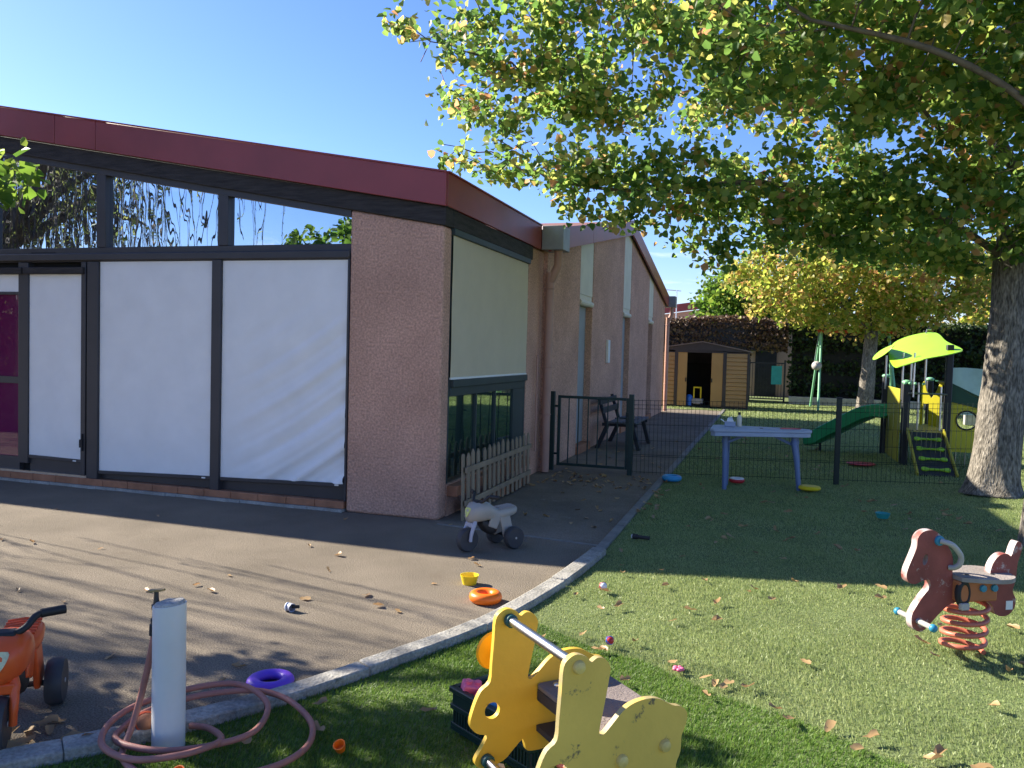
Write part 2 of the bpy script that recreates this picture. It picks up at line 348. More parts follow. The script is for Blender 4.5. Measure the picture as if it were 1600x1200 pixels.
M['leaf_hedge'] = leaf_mat('brown_hedge_leaf', [(0, (.07, .045, .03)), (.6, (.14, .085, .05)), (1, (.20, .14, .07))], trans=.15)
M['grass'] = leaf_mat('turf_light', [(0, (.165, .225, .07)), (.5, (.25, .315, .115)), (1, (.37, .41, .18))], trans=.25, noise=2.5, gloss=.25)
M['grass_dark'] = leaf_mat('turf_green', [(0, (.055, .125, .018)), (.6, (.11, .205, .03)), (1, (.19, .28, .06))], trans=.25, noise=2.5, gloss=.2)
M['turf'] = mat('turf_backing', (.13, .17, .06), .95, .2, 3, .8, 150, fine=.4)
M['dry_leaf'] = leaf_mat('dry_leaf', [(0, (.16, .08, .04)), (.4, (.30, .18, .085)), (.75, (.42, .29, .14)), (1, (.5, .36, .10))], trans=.15, noise=9)
#@@SETTING
# ------------------------------------------------------------------ ground
b = B(); b.add([(-400, -400, -.06), (400, -400, -.06), (400, 600, -.06), (-400, 600, -.06)], [(0, 1, 2, 3)]); structure(b, 'ground', M['soil'])
KO = [(-1.2, -6.35), (-.5, -5.43), (-.1, -4.85), (.139, -4.52), (.286, -4.36), (.42, -4.20), (.721, -3.755), (.955, -3.268), (1.261, -2.494), (1.445, -1.489), (1.53, -.55)]
KI = [(-1.08, -6.43), (-.39, -5.51), (.01, -4.93), (.235, -4.59), (.37, -4.43), (.505, -4.26), (.806, -3.808), (1.045, -3.31), (1.36, -2.525), (1.555, -1.505), (1.64, -.55)]
poly = [(-40, -30), (-14, -30), (-2.0, -7.6)] + [((a[0]+c[0])/2, (a[1]+c[1])/2) for a, c in zip(KO, KI)] + [(1.56, -.32), (.04, -.10), (.3, .03), (-40, .03)]
b = B(); tri = tessellate_polygon([[Vector((x, y, 0)) for x, y in poly]])
fs = []
for t in tri:
    a, c, d = t
    ar = (poly[c][0]-poly[a][0])*(poly[d][1]-poly[a][1]) - (poly[c][1]-poly[a][1])*(poly[d][0]-poly[a][0]); fs.append((a, c, d) if ar > 0 else (a, d, c))
b.add([(x, y, 0) for x, y in poly], fs); structure(b, 'courtyard', M['asphalt'])
b = B(); b.add([(.04, -.10, .003), (1.56, -.32, .003), (1.56, 16.8, .003), (-.3, 16.8, .003), (-.3, .05, .003)], [(0, 1, 2, 3, 4)]); structure(b, 'path', M['path'])
b = B(); b.bar((.05, -.125, .003), (1.53, -.345, .003), .035, .008, (0, 0, 1)); structure(b, 'path_joint', M['lightstrip'])
# kerb: curved run of stones, then the flush edging along the path
kerb = bpy.data.objects.new('kerb', None); col.objects.link(kerb); kerb['kind'] = 'structure'
ko = smooth_path([(x, y, 0) for x, y in KO], 4); ki = smooth_path([(x, y, 0) for x, y in KI], 4)
for i in range(0, len(ko)-1, 4):
    j = min(i+4, len(ko)-1); b = B(); g = .004; mid = (i+j)//2
    A = [ko[i].lerp(ko[i+1], .02)]+[ko[q] for q in range(i+1, j)]+[ko[j].lerp(ko[j-1], .02)]; Cc = [ki[i].lerp(ki[i+1], .02)]+[ki[q] for q in range(i+1, j)]+[ki[j].lerp(ki[j-1], .02)]
    h = .042+random.uniform(-.006, .006); vs = []
    for a, c in zip(A, Cc):
        vs += [(a.x, a.y, -.05), (c.x, c.y, -.05), (c.x, c.y, h-.006), (a.x, a.y, h)]
    f = []
    for k in range(0, 4*(len(A)-1), 4):
        for q in range(4): f.append((k+q, k+(q+1) % 4, k+4+(q+1) % 4, k+4+q))
    K_ = 4*(len(A)-1); f += [(3, 2, 1, 0), (K_, K_+1, K_+2, K_+3)]; b.add(vs, [tuple(reversed(x)) for x in f])
    b.build('kerb_stone', M['kerb'], kerb, bevel=.009)
y = -.53
while y < 16.5:
    b = B(); l = .98; b.box(1.53, 1.605, y+.005, y+l, -.05, .016+random.uniform(-.003, .003)); b.build('kerb_stone', M['lightstrip'], kerb, bevel=.004); y += l+.012

# lawn: one sheet that climbs gently to the right, blades standing on it
xs = np.concatenate([np.arange(-2, 8, .2), np.arange(8, 40, 1.5)]); ys = np.concatenate([np.arange(-14, 13, .25), np.arange(13, 42, 1.)])
XX, YY = np.meshgrid(xs, ys); ZZ = gza(XX, YY) - .012
nx, ny = len(xs), len(ys); idx = (np.arange(ny-1)[:, None]*nx + np.arange(nx-1)[None, :])
cx = (XX[:-1, :-1]+XX[1:, 1:])/2; cy = (YY[:-1, :-1]+YY[1:, 1:])/2
keep = ~((cx < 1.3) & (cy > -.6) & (cy < 16.0)) & ~((cx < 0) & (cy > -4.2) & (cy < 16))
idx = idx[keep]
q = np.stack([idx, idx+1, idx+1+nx, idx+nx], -1).ravel()
lawn = np_mesh('lawn', np.stack([XX, YY, ZZ], -1).reshape(-1, 3), q, 4, M['turf'], smooth=True); lawn['kind'] = 'structure'
def kerb_x(y):
    yy = [p[1] for p in KI]; xx = [p[0] for p in KI]; return np.where(y > -.55, 1.61, np.interp(y, yy, xx))
SEAM = ((1.41, -2.2), (3.15, -3.35), (4.6, -4.2))
def near_turf(x, y):
    ys_ = np.interp(x, [s[0] for s in SEAM], [s[1] for s in SEAM]) + .03*np.sin(x*9); return y < ys_
def blades(n, x0, x1, y0, y1, hgt, wid, dark, far=False):
    x = rng.uniform(x0, x1, n); y = rng.uniform(y0, y1, n)
    ok = x > kerb_x(y)+.004
    if far: ok = (x > 1.62) | (y > 16.85)
    ok &= (near_turf(x, y) == dark)
    # keep to what the lens can see, with a wide margin on both sides
    dx, dy = x-CAM.x, y-CAM.y; f_ = dx*fw.x+dy*fw.y; s_ = dx*rt.x+dy*rt.y
    ok &= (f_ > .9) & (np.abs(s_) < f_*.75+1.2)
    x, y = x[ok], y[ok]; n = len(x); z = gza(x, y)-.012
    a = rng.uniform(0, 2*np.pi, n); lean = rng.uniform(.15, 1.0, n); la = rng.normal(.6 if dark else 2.6, 1.1, n)
    h = hgt*rng.uniform(.6, 1.25, n); w = wid*rng.uniform(.7, 1.3, n)
    # tufts: slow height change
    h *= .8+.35*np.sin(x*2.3+1.7*np.sin(y*1.9))*np.sin(y*2.9+x)
    ox, oy = np.cos(a)*w/2, np.sin(a)*w/2; tx, ty = np.cos(la)*lean*h, np.sin(la)*lean*h
    V = np.stack([np.stack([x-ox, y-oy, z], -1), np.stack([x+ox, y+oy, z], -1), np.stack([x+tx, y+ty, z+h*np.sqrt(np.maximum(1-lean**2*.7, .1))], -1)], 1).reshape(-1, 3)
    return V
V = np.concatenate([blades(360000, 1.2, 6.2, -4.3, .6, .02, .0048, False), blades(170000, 1.5, 8.2, .6, 4.2, .022, .007, False), blades(120000, 1.5, 10, 4.2, 11, .035, .012, False, True), blades(110000, -1, 14, 11, 23, .04, .022, False, True)])
g1 = np_mesh('turf_pile', V, np.arange(len(V)), 3, M['grass']); tag(g1, 'pale green artificial turf covering the play lawn', 'grass', kind='stuff')
V = blades(420000, -.3, 4.2, -5.9, -1.9, .023, .0044, True)
g2 = np_mesh('turf_pile', V, np.arange(len(V)), 3, M['grass_dark']); tag(g2, 'deeper green artificial turf strip beside the curved kerb', 'grass', kind='stuff')

# ------------------------------------------------------------------ nursery building
bld = thing('nursery_building', 'low pink stucco nursery building with dark red roof edge and white roller screens', 'building')
SL = .173
def zf(x): return 2.80+SL*min(-x, 6.25) - SL*max(-x-6.25, 0)      # underside of the front red fascia
# corner pillar with sloping head
b = B(); b.add([(-.93, 0, 0), (0, 0, 0), (0, .19, 0), (-.93, .19, 0), (-.93, 0, zf(-.93)-.165), (0, 0, zf(0)-.165), (0, .19, zf(0)-.165), (-.93, .19, zf(-.93)-.165)],
      [(3, 2, 1, 0), (4, 5, 6, 7), (0, 1, 5, 4), (1, 2, 6, 5), (2, 3, 7, 6), (3, 0, 4, 7)]); b.build('wall', M['stucco'], bld, bevel=.028, seg=4)
# solid core behind the glazing so no light leaks through
b = B(); pts = [(-13.5, 0), (0, 0), (0, 2.6), (-6.25, 3.7), (-13.5, 2.45)]
b.plate([(p[0]-.02 if p[0] == 0 else p[0], p[1]) for p in pts], 3.0, frame_mat((-.02, 1.75, 0), (1, 0, 0), (0, 0, 1), (0, -1, 0))); b.build('room_core', M['dark'], bld)
# sill of terracotta on a rough concrete footing
x = -5.9
while x < -.95:
    b = B(); x2 = min(x+.31, -.945); b.box(x+.002, x2-.002, -.012+random.uniform(-.002, .002), .16, .028, .098); b.build('sill_tile', M['brick'], bld, bevel=.006); x += .31
b = B(); n = 40
for i in range(n):
    xa, xb = -5.9+i*4.95/n, -5.9+(i+1)*4.95/n; d = .014+.02*abs(math.sin(i*.5))*random.uniform(.5, 1.2); b.box(xa, xb, -d-.012, .1, -.02, .027)
b.build('footing', M['concrete'], bld)
# timber beam under the fascia and the fascia panels
def slope_box(bb, xa, xb, y0, y1, da, db):
    xs_ = [xa, xb] if not (xa < -6.25 < xb) else [xa, -6.25, xb]
    for p, q_ in zip(xs_[:-1], xs_[1:]):
        bb.add([(p, y0, zf(p)+da), (q_, y0, zf(q_)+da), (q_, y1, zf(q_)+da), (p, y1, zf(p)+da), (p, y0, zf(p)+db), (q_, y0, zf(q_)+db), (q_, y1, zf(q_)+db), (p, y1, zf(p)+db)],
               [(3, 2, 1, 0), (4, 5, 6, 7), (0, 1, 5, 4), (1, 2, 6, 5), (2, 3, 7, 6), (3, 0, 4, 7)])
    return bb
slope_box(B(), -13.4, .02, -.02, .16, -.166, -.004).build('roof_beam', M['beam'], bld, bevel=.006)
joints = [-13.5, -11.2, -9, -6.25, -4.33, -3.80, -.02+.055]
for a, c in zip(joints[:-1], joints[1:]):
    fp = slope_box(B(), a+.003, c-.003, -.062, -.03, 0, .292).build('fascia_panel', M['fascia'], bld, bevel=.004)
slope_box(B(), -13.5, .035, -.075, -.029, .292, .306).build('fascia_trim', M['fascia'], bld)
slope_box(B(), -13.5, .03, -.0295, .25, -.003, .285).build('roof_edge', M['beam'], bld)
# side fascia, its beam, cassette
b = B(); b.box(.006, .037, -.029, 3.05, 2.80, 3.09); b.build('fascia_panel', M['fascia'], bld, bevel=.004)
b = B(); b.box(.004, .05, -.0285, 3.05, 3.0905, 3.104); b.build('fascia_trim', M['fascia'], bld)
b = B(); b.box(-.14, .02, .165, 2.75, 2.64, 2.796); b.build('roof_beam', M['beam'], bld, bevel=.005)
# roof of the front wing (two slopes) and of the gabled wing
b = B(); b.add([(.0, .0, 3.07), (-6.25, .0, 4.15), (-6.25, 6.5, 4.15), (0, 3.3, 3.07)], [(0, 3, 2, 1)]); b.add([(-13.5, 0, 2.9), (-6.25, .0, 4.15), (-6.25, 6.5, 4.15), (-13.5, 6.5, 2.9)], [(0, 1, 2, 3)]); b.build('roof', M['roof'], bld)
def gt(y): return 3.10+.173*(6.25-abs(y-9.35))-.03            # top of the gable verge
b = B(); b.add([(.08, 3.1, gt(3.1)-.02), (.08, 9.35, gt(9.35)-.02), (-13, 9.35, gt(9.35)-.02), (-13, 3.1, gt(3.1)-.02)], [(0, 1, 2, 3)])
b.add([(.08, 15.6, gt(15.6)-.02), (.08, 9.35, gt(9.35)-.02), (-13, 9.35, gt(9.35)-.02), (-13, 15.6, gt(15.6)-.02)], [(3, 2, 1, 0)]); b.build('roof', M['roof'], bld)
# front glazing frames
fr = B()
fr.box(-13.3, -.93, .02, .13, 2.34, 2.49); fr.build('transom', M['alu'], bld, bevel=.006)
b = B(); b.box(-13.3, -.932, -.012, .02, 2.352, 2.43); b.build('screen_cassette', M['alu'], bld, bevel=.012)
for xa, xb, z0, z1, y0 in [(-3.955, -3.815, .098, 2.339, -.006), (-2.43, -2.325, .098, 2.351, -.008), (-.952, -.931, .098, 2.351, .0), (-4.88, -4.745, .2, 2.339, .0), (-4.035, -3.975, .12, 2.339, -.004)]:
    b = B(); b.box(xa, xb, y0, .13, z0, z1); b.build('mullion', M['alu'], bld, bevel=.005)
for xa, xb in [(-3.86, -3.745), (-2.385, -2.27), (-5.35, -5.24)]:
    b = B(); xm = (xa+xb)/2; b.box(xa, xb, .015, .125, 2.49, zf(xm)-.21); b.build('mullion', M['alu'], bld, bevel=.005)
slope_box(B(), -13.3, -.932, .01, .128, -.226, -.1665).build('head_frame', M['alu'], bld)
for xa, xb in [(-13.2, -5.35), (-5.24, -3.86), (-3.745, -2.385), (-2.27, -.932)]:
    b = B(); xs_ = [xa, -6.25, xb] if xa < -6.25 else [xa, xb]
    for p, q_ in zip(xs_[:-1], xs_[1:]):
        b.add([(p, .07, 2.49), (q_, .07, 2.49), (q_, .07, zf(q_)-.2), (p, .07, zf(p)-.2)], [(0, 1, 2, 3)])
    b.build('clerestory_pane', M['glass_high'], bld)
# low rail behind the screens, thin gasket lines
b = B(); b.box(-3.815, -.95, .06, .128, .098, .34); b.build('bottom_rail', M['alu'], bld, bevel=.004)
b = B(); b.box(-13.2, -.95, .09, .12, .098, 2.34); b.build('glazing_backing', M['dark'], bld)
# roller screens; the right one hangs in diagonal creases
def screen(xa, xb, za, zb, z1, name, wr, seed, y0=.022):
    nx_, nz_ = 60, 80; vs = []; fs = []
    for j in range(nz_+1):
        for i in range(nx_+1):
            u = i/nx_; v = j/nz_; xx = xa+(xb-xa)*u; z0 = za+(zb-za)*u; z_ = z0+(z1-z0)*v
            d = .003*math.sin(2.2*math.pi*u+seed)*(1-v)
            if wr:
                ph = (z_*1.0-.62*u-.22*u*u)
                amp = wr*(u**1.1)*max(0, 1-v*1.25)**.7*(1-.3*u)
                d += amp*(math.sin(ph*21)+.55*math.sin(ph*37+1.3+u*2)+.3*math.sin(ph*66+u*5)) + wr*.35*math.sin(ph*11+u*2)*(1-v)*u
                d += .006*max(0, u-.9)/.1*math.sin(z_*30)*max(0, 1-v*1.2)
            vs.append((xx, y0-d, z_))
    for j in range(nz_):
        for i in range(nx_):
            a = j*(nx_+1)+i; fs.append((a, a+1, a+nx_+2, a+nx_+1))
    o = B().add(vs, fs).build(name, M['screen'], bld, smooth=True, ang=180)
    bb = B(); bb.bar((xa, y0-.002, za-.014), (xb, y0-.002, zb-.014), .026, .034, (0, 0, 1)); bb.build('weight_bar', M['alu'], o, bevel=.004)
    bb = B(); k = Vector((xb-.075, y0-.023, zb+(za-zb)*.07-.014)); bb.box(k.x-.02, k.x+.022, k.y, k.y+.004, k.z-.007, k.z+.007); bb.build('tag', M['white'], o)
    return o
screen(-3.812, -2.433, .185, .225, 2.352, 'roller_screen', .0012, .4)
screen(-2.322, -.954, .225, .262, 2.352, 'roller_screen', .032, 1.2)
# doors
d1 = B(); d1.box(-4.745, -4.035, .03, .09, .12, .26); d1.build('door_rail', M['alu'], bld, bevel=.004)
o = screen(-4.742, -4.038, .292, .282, 2.215, 'door_screen', .0006, 2, .018)
b = B(); b.box(-4.79, -3.99, -.03, .02, 2.215, 2.285); b.build('door_cassette', M['beam'], bld, bevel=.006)
b = B(); b.box(-5.6, -4.81, -.03, .02, 2.215, 2.285); b.build('door_cassette', M['beam'], bld, bevel=.006)
b = B(); b.box(-5.6, -3.96, .0, .12, .0985, .122); b.build('threshold', M['steel'], bld)
b = B(); b.box(-5.6, -4.895, .05, .056, .26, 2.05); b.build('door_pane', M['glass_door'], bld)
b = B(); b.box(-5.6, -4.885, .02, .026, 2.03, 2.215); b.build('door_screen', M['screen'], bld)
b = B(); b.box(-5.6, -4.886, .012, .034, 2.0, 2.03); b.build('weight_bar', M['alu'], bld)
for za, zb in ((.122, .26), (1.05, 1.12)): b = B(); b.box(-5.6, -4.89, .03, .09, za, zb); b.build('door_rail', M['alu'], bld)
b = B(); b.box(-4.01, -3.998, -.02, -.004, .38, .56); b.tube([(-4.0, -.02, .50), (-4.0, -.045, .50), (-4.0, -.045, .42)], .008, 8); b.build('door_bolt', M['rubber'], bld, bevel=.002)
b = B(); b.box(-4.72, -4.4, .016, .0205, 2.43, 2.45); b.build('vent_slot', M['rubber'], bld)
# side window
b = B(); b.box(-.10, .0, .19, 2.66, .0, .30); b.build('wall', M['stucco'], bld)
b = B(); b.box(-.05, .10, .20, 2.60, .19, .29); b.build('sill_tile', M['brick'], bld, bevel=.008)
b = B(); b.box(-.06, .03, .19, 2.64, 2.575, 2.637); b.build('screen_cassette', M['alu_green'], bld, bevel=.006)
for ya, yb in ((.19, .235), (2.6, 2.66)): b = B(); b.box(-.08, -.01, ya, yb, .30, 2.575); b.build('window_frame', M['alu_green'], bld, bevel=.004)
b = B(); b.box(-.08, .03, .235, 2.63, 1.19, 1.262); b.box(-.08, .0, .235, 2.6, 1.105, 1.19); b.build('window_frame', M['alu_green'], bld, bevel=.005)
b = B(); b.add([(-.03, .235, .30), (-.03, 2.2, .30), (-.03, 2.2, 1.105), (-.03, .235, 1.105)], [(0, 1, 2, 3)]); b.build('window_pane', M['glass_low'], bld)
b = B(); b.box(-.035, -.012, 2.2, 2.6, .30, 1.104); b.build('window_panel', M['alu_green'], bld)
for yy in (.95, 1.55): b = B(); b.box(-.04, -.01, yy, yy+.035, .3, 1.104); b.build('window_mullion', M['alu_green'], bld)
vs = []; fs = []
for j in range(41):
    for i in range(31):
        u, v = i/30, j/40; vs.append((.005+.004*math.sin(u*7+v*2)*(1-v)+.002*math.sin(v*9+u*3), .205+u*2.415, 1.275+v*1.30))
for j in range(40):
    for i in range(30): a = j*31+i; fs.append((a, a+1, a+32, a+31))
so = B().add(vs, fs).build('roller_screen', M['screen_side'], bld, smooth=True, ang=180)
b = B(); b.box(-.004, .018, .205, 2.62, 1.262, 1.282); b.build('weight_bar', M['white'], so, bevel=.004)
b = B(); b.box(-.12, .0, 2.66, 3.32, 0, 2.795); b.build('wall', M['stucco'], bld, bevel=.01)
# gabled wing: piers between three tall recessed bays
WX = .05
bays = [(5.20, 6.12), (8.93, 9.80), (12.36, 13.10)]
def pier(y0, y1, z0=0.0, m='stucco', x1=WX, name='wall'):
    ys_ = [y0, 9.35, y1] if y0 < 9.35 < y1 else [y0, y1]
    bb = B()
    outl = [(ys_[0], z0)] + [(ys_[-1], z0)] + [(q_, gt(q_)-.1) for q_ in reversed(ys_)]
    bb.plate(outl, .3, frame_mat((x1-.15, 0, 0), (0, 1, 0), (0, 0, 1), (1, 0, 0))); return bb.build(name, M[m], bld, bevel=.012)
e = [3.32]+[v for p in bays for v in p]+[15.32]
for i in range(0, len(e), 2): pier(e[i], e[i+1])
for y0, y1 in bays:
    ys_ = [y0+.004, 9.35, y1-.004] if y0 < 9.35 < y1 else [y0+.004, y1-.004]
    bb = B(); bb.plate([(ys_[0], 2.42), (ys_[-1], 2.42)]+[(q_, gt(q_)-.13) for q_ in reversed(ys_)], .1, frame_mat((WX-.06, 0, 0), (0, 1, 0), (0, 0, 1), (1, 0, 0))); bb.build('upper_panel', M['panel_white'], bld)
    bb = B(); bb.box(WX-.14, WX-.02, y0+.004, y1-.004, 2.26, 2.418); bb.tube([(WX-.02, y0+.01, 2.30), (WX-.02, y1-.01, 2.30)], .045, 10); bb.build('blind_box', M['panel_white'], bld)
    bb = B(); bb.box(WX-.2, WX-.11, y0+.004, y1-.004, .12, 2.26); bb.build('shutter', M['panel_grey'], bld)
    bb = B(); bb.box(WX-.2, WX+.03, y0+.004, y1-.004, 0, .12); bb.build('sill_tile', M['brick'], bld, bevel=.005)
b = B(); b.box(-12, -.2, 3.3, 15.3, 0, 3.0); b.build('room_core', M['dark'], bld)
for ya, yb, xr in ((3.2, 3.32, -.1), (15.2, 15.31, WX-.02)): b = B(); b.box(-13, xr, ya, yb, 0, 2.9); b.build('wall', M['stucco'], bld)
cuts = [3.12, 5.6, 9.35, 12.4, 15.58]
for a, c in zip(cuts[:-1], cuts[1:]):
    bb = B(); a2, c2_ = a+.003, c-.003
    bb.plate([(a2, gt(a2)-.29), (c2_, gt(c2_)-.29), (c2_, gt(c2_)), (a2, gt(a2))], .035, frame_mat((.125, 0, 0), (0, 1, 0), (0, 0, 1), (1, 0, 0))); bb.build('fascia_panel', M['fascia'], bld, bevel=.003)
for a, c in ((3.13, 9.35), (9.35, 15.57)):
    bb = B(); bb.plate([(a, gt(a)-.24), (c, gt(c)-.24), (c, gt(c)-.02), (a, gt(a)-.02)], .16, frame_mat((.026, 0, 0), (0, 1, 0), (0, 0, 1), (1, 0, 0))); bb.build('roof_edge', M['beam'], bld)
# valley gutter heads and downpipes
for yy, nm in ((3.06, 0), (15.36, 1)):
    b = B(); b.box(.0375, .31, yy, yy+.34, 2.80, 3.095); b.build('gutter_box', M['zinc'], bld, bevel=.006)
    b = B(); y_ = yy+.17; b.tube(smooth_path([(.21, y_, 2.84), (.21, y_, 2.64), (.2, y_, 2.6), (.12, y_, 2.42), (.11, y_, 2.36), (.11, y_, .02)], 4), .052, 14); b.build('downpipe', M['pipe'], bld, smooth=True)
    for zc in (2.33, 1.35, .75):
        b = B(); b.torus((.11, y_, zc), .053, .008, 18, 8); b.build('pipe_collar', M['pipe'], bld, smooth=True)
b = B(); b.box(WX, WX+.05, 7.30, 7.47, 1.37, 1.77); b.build('wall_lamp', M['white'], bld, bevel=.01)
b = B(); b.tube([(.045, 2.98, .3), (.045, 2.98, 1.5)], .012, 6); b.build('cable_duct', M['pipe'], bld)
#@@OBJECTS
# ------------------------------------------------------------------ fences and gate
FY = 3.56
gate = thing('garden_gate', 'dark green metal bar gate between two posts beside the stucco wall', 'gate', (.11, FY, 0))
for x_, h, w in ((.11, 1.03, .055), (1.135, 1.03, .06)):
    b = B(); b.box(x_-w/2, x_+w/2, FY-w/2, FY+w/2, 0, h); b.build('gate_post', M['green_metal'], gate, bevel=.004)
b = B(); b.box(.215, 1.07, FY-.018, FY+.018, .945, .98); b.build('top_rail', M['green_metal'], gate, bevel=.003)
b = B(); b.box(.215, 1.07, FY-.018, FY+.018, .07, .105); b.build('bottom_rail', M['green_metal'], gate, bevel=.003)
for x_ in (.197, 1.09):
    b = B(); b.box(x_-.018, x_+.018, FY-.018, FY+.018, .07, .98); b.build('gate_stile', M['green_metal'], gate, bevel=.003)
for i in range(6):
    x_ = .197+(i+1)*.893/7; b = B(); b.tube([(x_, FY, .1), (x_, FY, .95)], .0085, 8); b.build('gate_bar', M['green_metal'], gate, smooth=True)
for zc in (.22, .84): b = B(); b.tube([(.135, FY, zc), (.185, FY, zc)], .014, 8); b.build('hinge', M['black_green'], gate)
b = B(); b.box(1.07, 1.112, FY-.035, FY+.02, .66, .80); b.tube([(1.09, FY-.035, .73), (1.09, FY-.075, .73), (1.0, FY-.078, .73)], .008, 8); b.build('latch', M['black_green'], gate)

fence = thing('mesh_fence', 'low dark green welded wire mesh fence crossing the lawn behind the blue table', 'fence', (1.16, FY, 0))
for x_ in (3.58, 6.02, 8.46):
    g = gz(x_, FY); b = B(); b.box(x_-.03, x_+.03, FY-.03, FY+.03, g-.05, g+1.01); b.build('fence_post', M['black_green'], fence, bevel=.004)
    b = B(); b.box(x_-.032, x_+.032, FY-.032, FY+.032, g+1.0102, g+1.022); b.build('post_cap', M['rubber'], fence)
for xa, xb in ((1.17, 3.55), (3.61, 5.99), (6.05, 8.43)):
    b = B(); n = int((xb-xa)/.05)
    za, zb = gz(xa, FY), gz(xb, FY)
    for i in range(n+1):
        x_ = xa+(xb-xa)*i/n; g = gz(x_, FY); b.tube([(x_, FY+.004, g+.03), (x_, FY+.004, g+.97)], .0022, 4, caps=False)
    for h in (.05, .25, .27, .45, .65, .85, .90, .955):
        b.tube([(xa, FY-.002, za+h), (xb, FY-.002, zb+h)], .0027, 4, caps=False)
    b.build('wire_panel', M['black_green'], fence, kind='stuff')

pk = thing('picket_fence', 'short weathered wooden picket fence panel leaning in front of the side window', 'fence', (.19, .1, 0))
n = 15
for i in range(n):
    y_ = .10+i*2.12/(n-1); b = B(); w = .034; h = .60+random.uniform(-.015, .015)
    x0 = .205 - .02*i/n
    b.plate([(-w, .02), (w, .02), (w, h-.03), (0, h+.012), (-w, h-.03)] if i else [(-w*.8, 0), (w*.8, 0), (w*.8, h), (0, h+.02), (-w*.8, h)], .016, frame_mat((x0-.02*random.random(), y_, 0), (0, 1, random.uniform(-.01, .01)), (-.02, random.uniform(-.012, .012), 1), (1, 0, 0))); b.build('picket', M['picket'], pk, bevel=.003)
for zc in (.16, .46):
    b = B(); b.bar((.228, .08, zc), (.205, 2.24, zc), .05, .018, (1, 0, 0)); b.build('rail', M['picket'], pk, bevel=.003)
b = B(); b.box(.14, .17, .35, 2.35, .02, .13); solo(b, 'timber_plank', M['brick'], 'reddish brown plank lying on edge behind the small picket fence', 'plank', (.155, 1.3, .02), bevel=.004)

# bench against the side wall
bn = thing('park_bench', 'dark slatted bench with a backrest standing against the side wall behind the gate', 'bench', (.5, 6.8, 0))
for y_ in (6.25, 7.38):
    b = B(); b.bar((.16, y_, 0), (.34, y_, .42), .06, .11, (0, 1, 0)); b.build('leg', M['bench'], bn, bevel=.006)
    b = B(); b.bar((.84, y_, 0), (.72, y_, .42), .06, .11, (0, 1, 0)); b.build('leg', M['bench'], bn, bevel=.006)
    b = B(); b.box(.24, .8, y_-.025, y_+.025, .37, .42); b.build('seat_bearer', M['bench'], bn, bevel=.005)
    b = B(); b.bar((.32, y_, .36), (.17, y_, .83), .05, .06, (0, 1, 0)); b.build('back_post', M['bench'], bn, bevel=.006)
for i in range(4):
    x_ = .36+i*.115; b = B(); b.box(x_, x_+.10, 6.1, 7.52, .421, .455); b.build('seat_slat', M['bench_seat'], bn, bevel=.006)
for i, zc in enumerate((.62, .76)):
    b = B(); b.bar((.262-i*.045, 6.1, zc), (.262-i*.045, 7.52, zc), .03, .095, (0, 0, 1)); b.build('back_slat', M['bench'], bn, bevel=.005)

# ------------------------------------------------------------------ table with things on it
zt = gz(2.6, 3)
tb = thing('plastic_table', 'pale blue wedge shaped plastic table standing at the mesh fence', 'table', (2.7, 3.0, zt))
top = [(2.17, 2.62), (2.22, 2.58), (3.22, 2.98), (3.27, 3.06), (3.25, 3.2), (3.18, 3.25), (2.22, 3.22), (2.17, 3.16)]
b = B(); b.plate(top, .035, frame_mat((0, 0, .715), (1, 0, 0), (0, 1, .0), (0, 0, 1))); b.build('table_top', M['table'], tb, bevel=.01)
b = B(); b.plate([(2.72+(x-2.72)*.975, 3+(y-3)*.96) for x, y in top], .045, frame_mat((0, 0, .675), (1, 0, 0), (0, 1, 0), (0, 0, 1))); b.build('apron', M['table'], tb, bevel=.005)
for (x0, y0), (x1, y1) in (((2.33, 2.88), (2.34, 2.86)), ((2.34, 3.14), (2.34, 3.2)), ((3.08, 3.02), (3.15, 3.0)), ((3.1, 3.14), (3.15, 3.2))):
    b = B(); b.tube([(x1, y1, gz(x1, y1)-.01), (x0*.5+x1*.5, (y0+y1)/2, .38), (x0, y0, .56), (x0, y0, .562), (x0, y0, .60), (x0, y0, .605), (x0, y0, .66)], [.026, .03, .032, .038, .038, .032, .032], 10); b.build('leg', M['table_leg'], tb, smooth=True)
for p0, p1 in (((2.35, 2.9, .56), (2.56, 2.95, .655)), ((3.06, 3.04, .56), (2.85, 3.02, .655))):
    b = B(); b.bar(p0, p1, .022, .03); b.build('brace', M['table_leg'], tb, bevel=.004)
b = B(); b.lathe([(.02, 0), (.02, .003), (.012, .0035)], 16, Matrix.Translation((2.72, 2.98, .7335))); b.build('parasol_hole', M['rubber'], tb)
TT = .7325
bx = thing('tissue_box', 'open white and blue tissue box on the blue table', 'box', (2.36, 3.05, TT))
b = B(); b.box(2.31, 2.43, 3.0, 3.10, TT+.001, TT+.055); b.build('carton', M['table'], bx, bevel=.004)
b = B()
vs = [(2.33, 3.03, TT+.056), (2.41, 3.03, TT+.056), (2.41, 3.08, TT+.056), (2.33, 3.08, TT+.056), (2.345, 3.03, TT+.10), (2.40, 3.05, TT+.085), (2.385, 3.08, TT+.115), (2.35, 3.075, TT+.09)]
b.add(vs, [(0, 1, 5, 4), (1, 2, 6, 5), (2, 3, 7, 6), (3, 0, 4, 7), (4, 5, 6, 7)]); b.build('tissue', M['clear_white'], bx, smooth=True)
b = B(); b.bar((2.31, 3.0, TT+.055), (2.265, 3.0, TT+.085), .09, .003, (0, 0, 1)); b.build('flap', M['clear_white'], bx)
bo = thing('spray_bottle', 'pale bottle with a black cap on the blue table', 'bottle', (2.47, 3.1, TT))
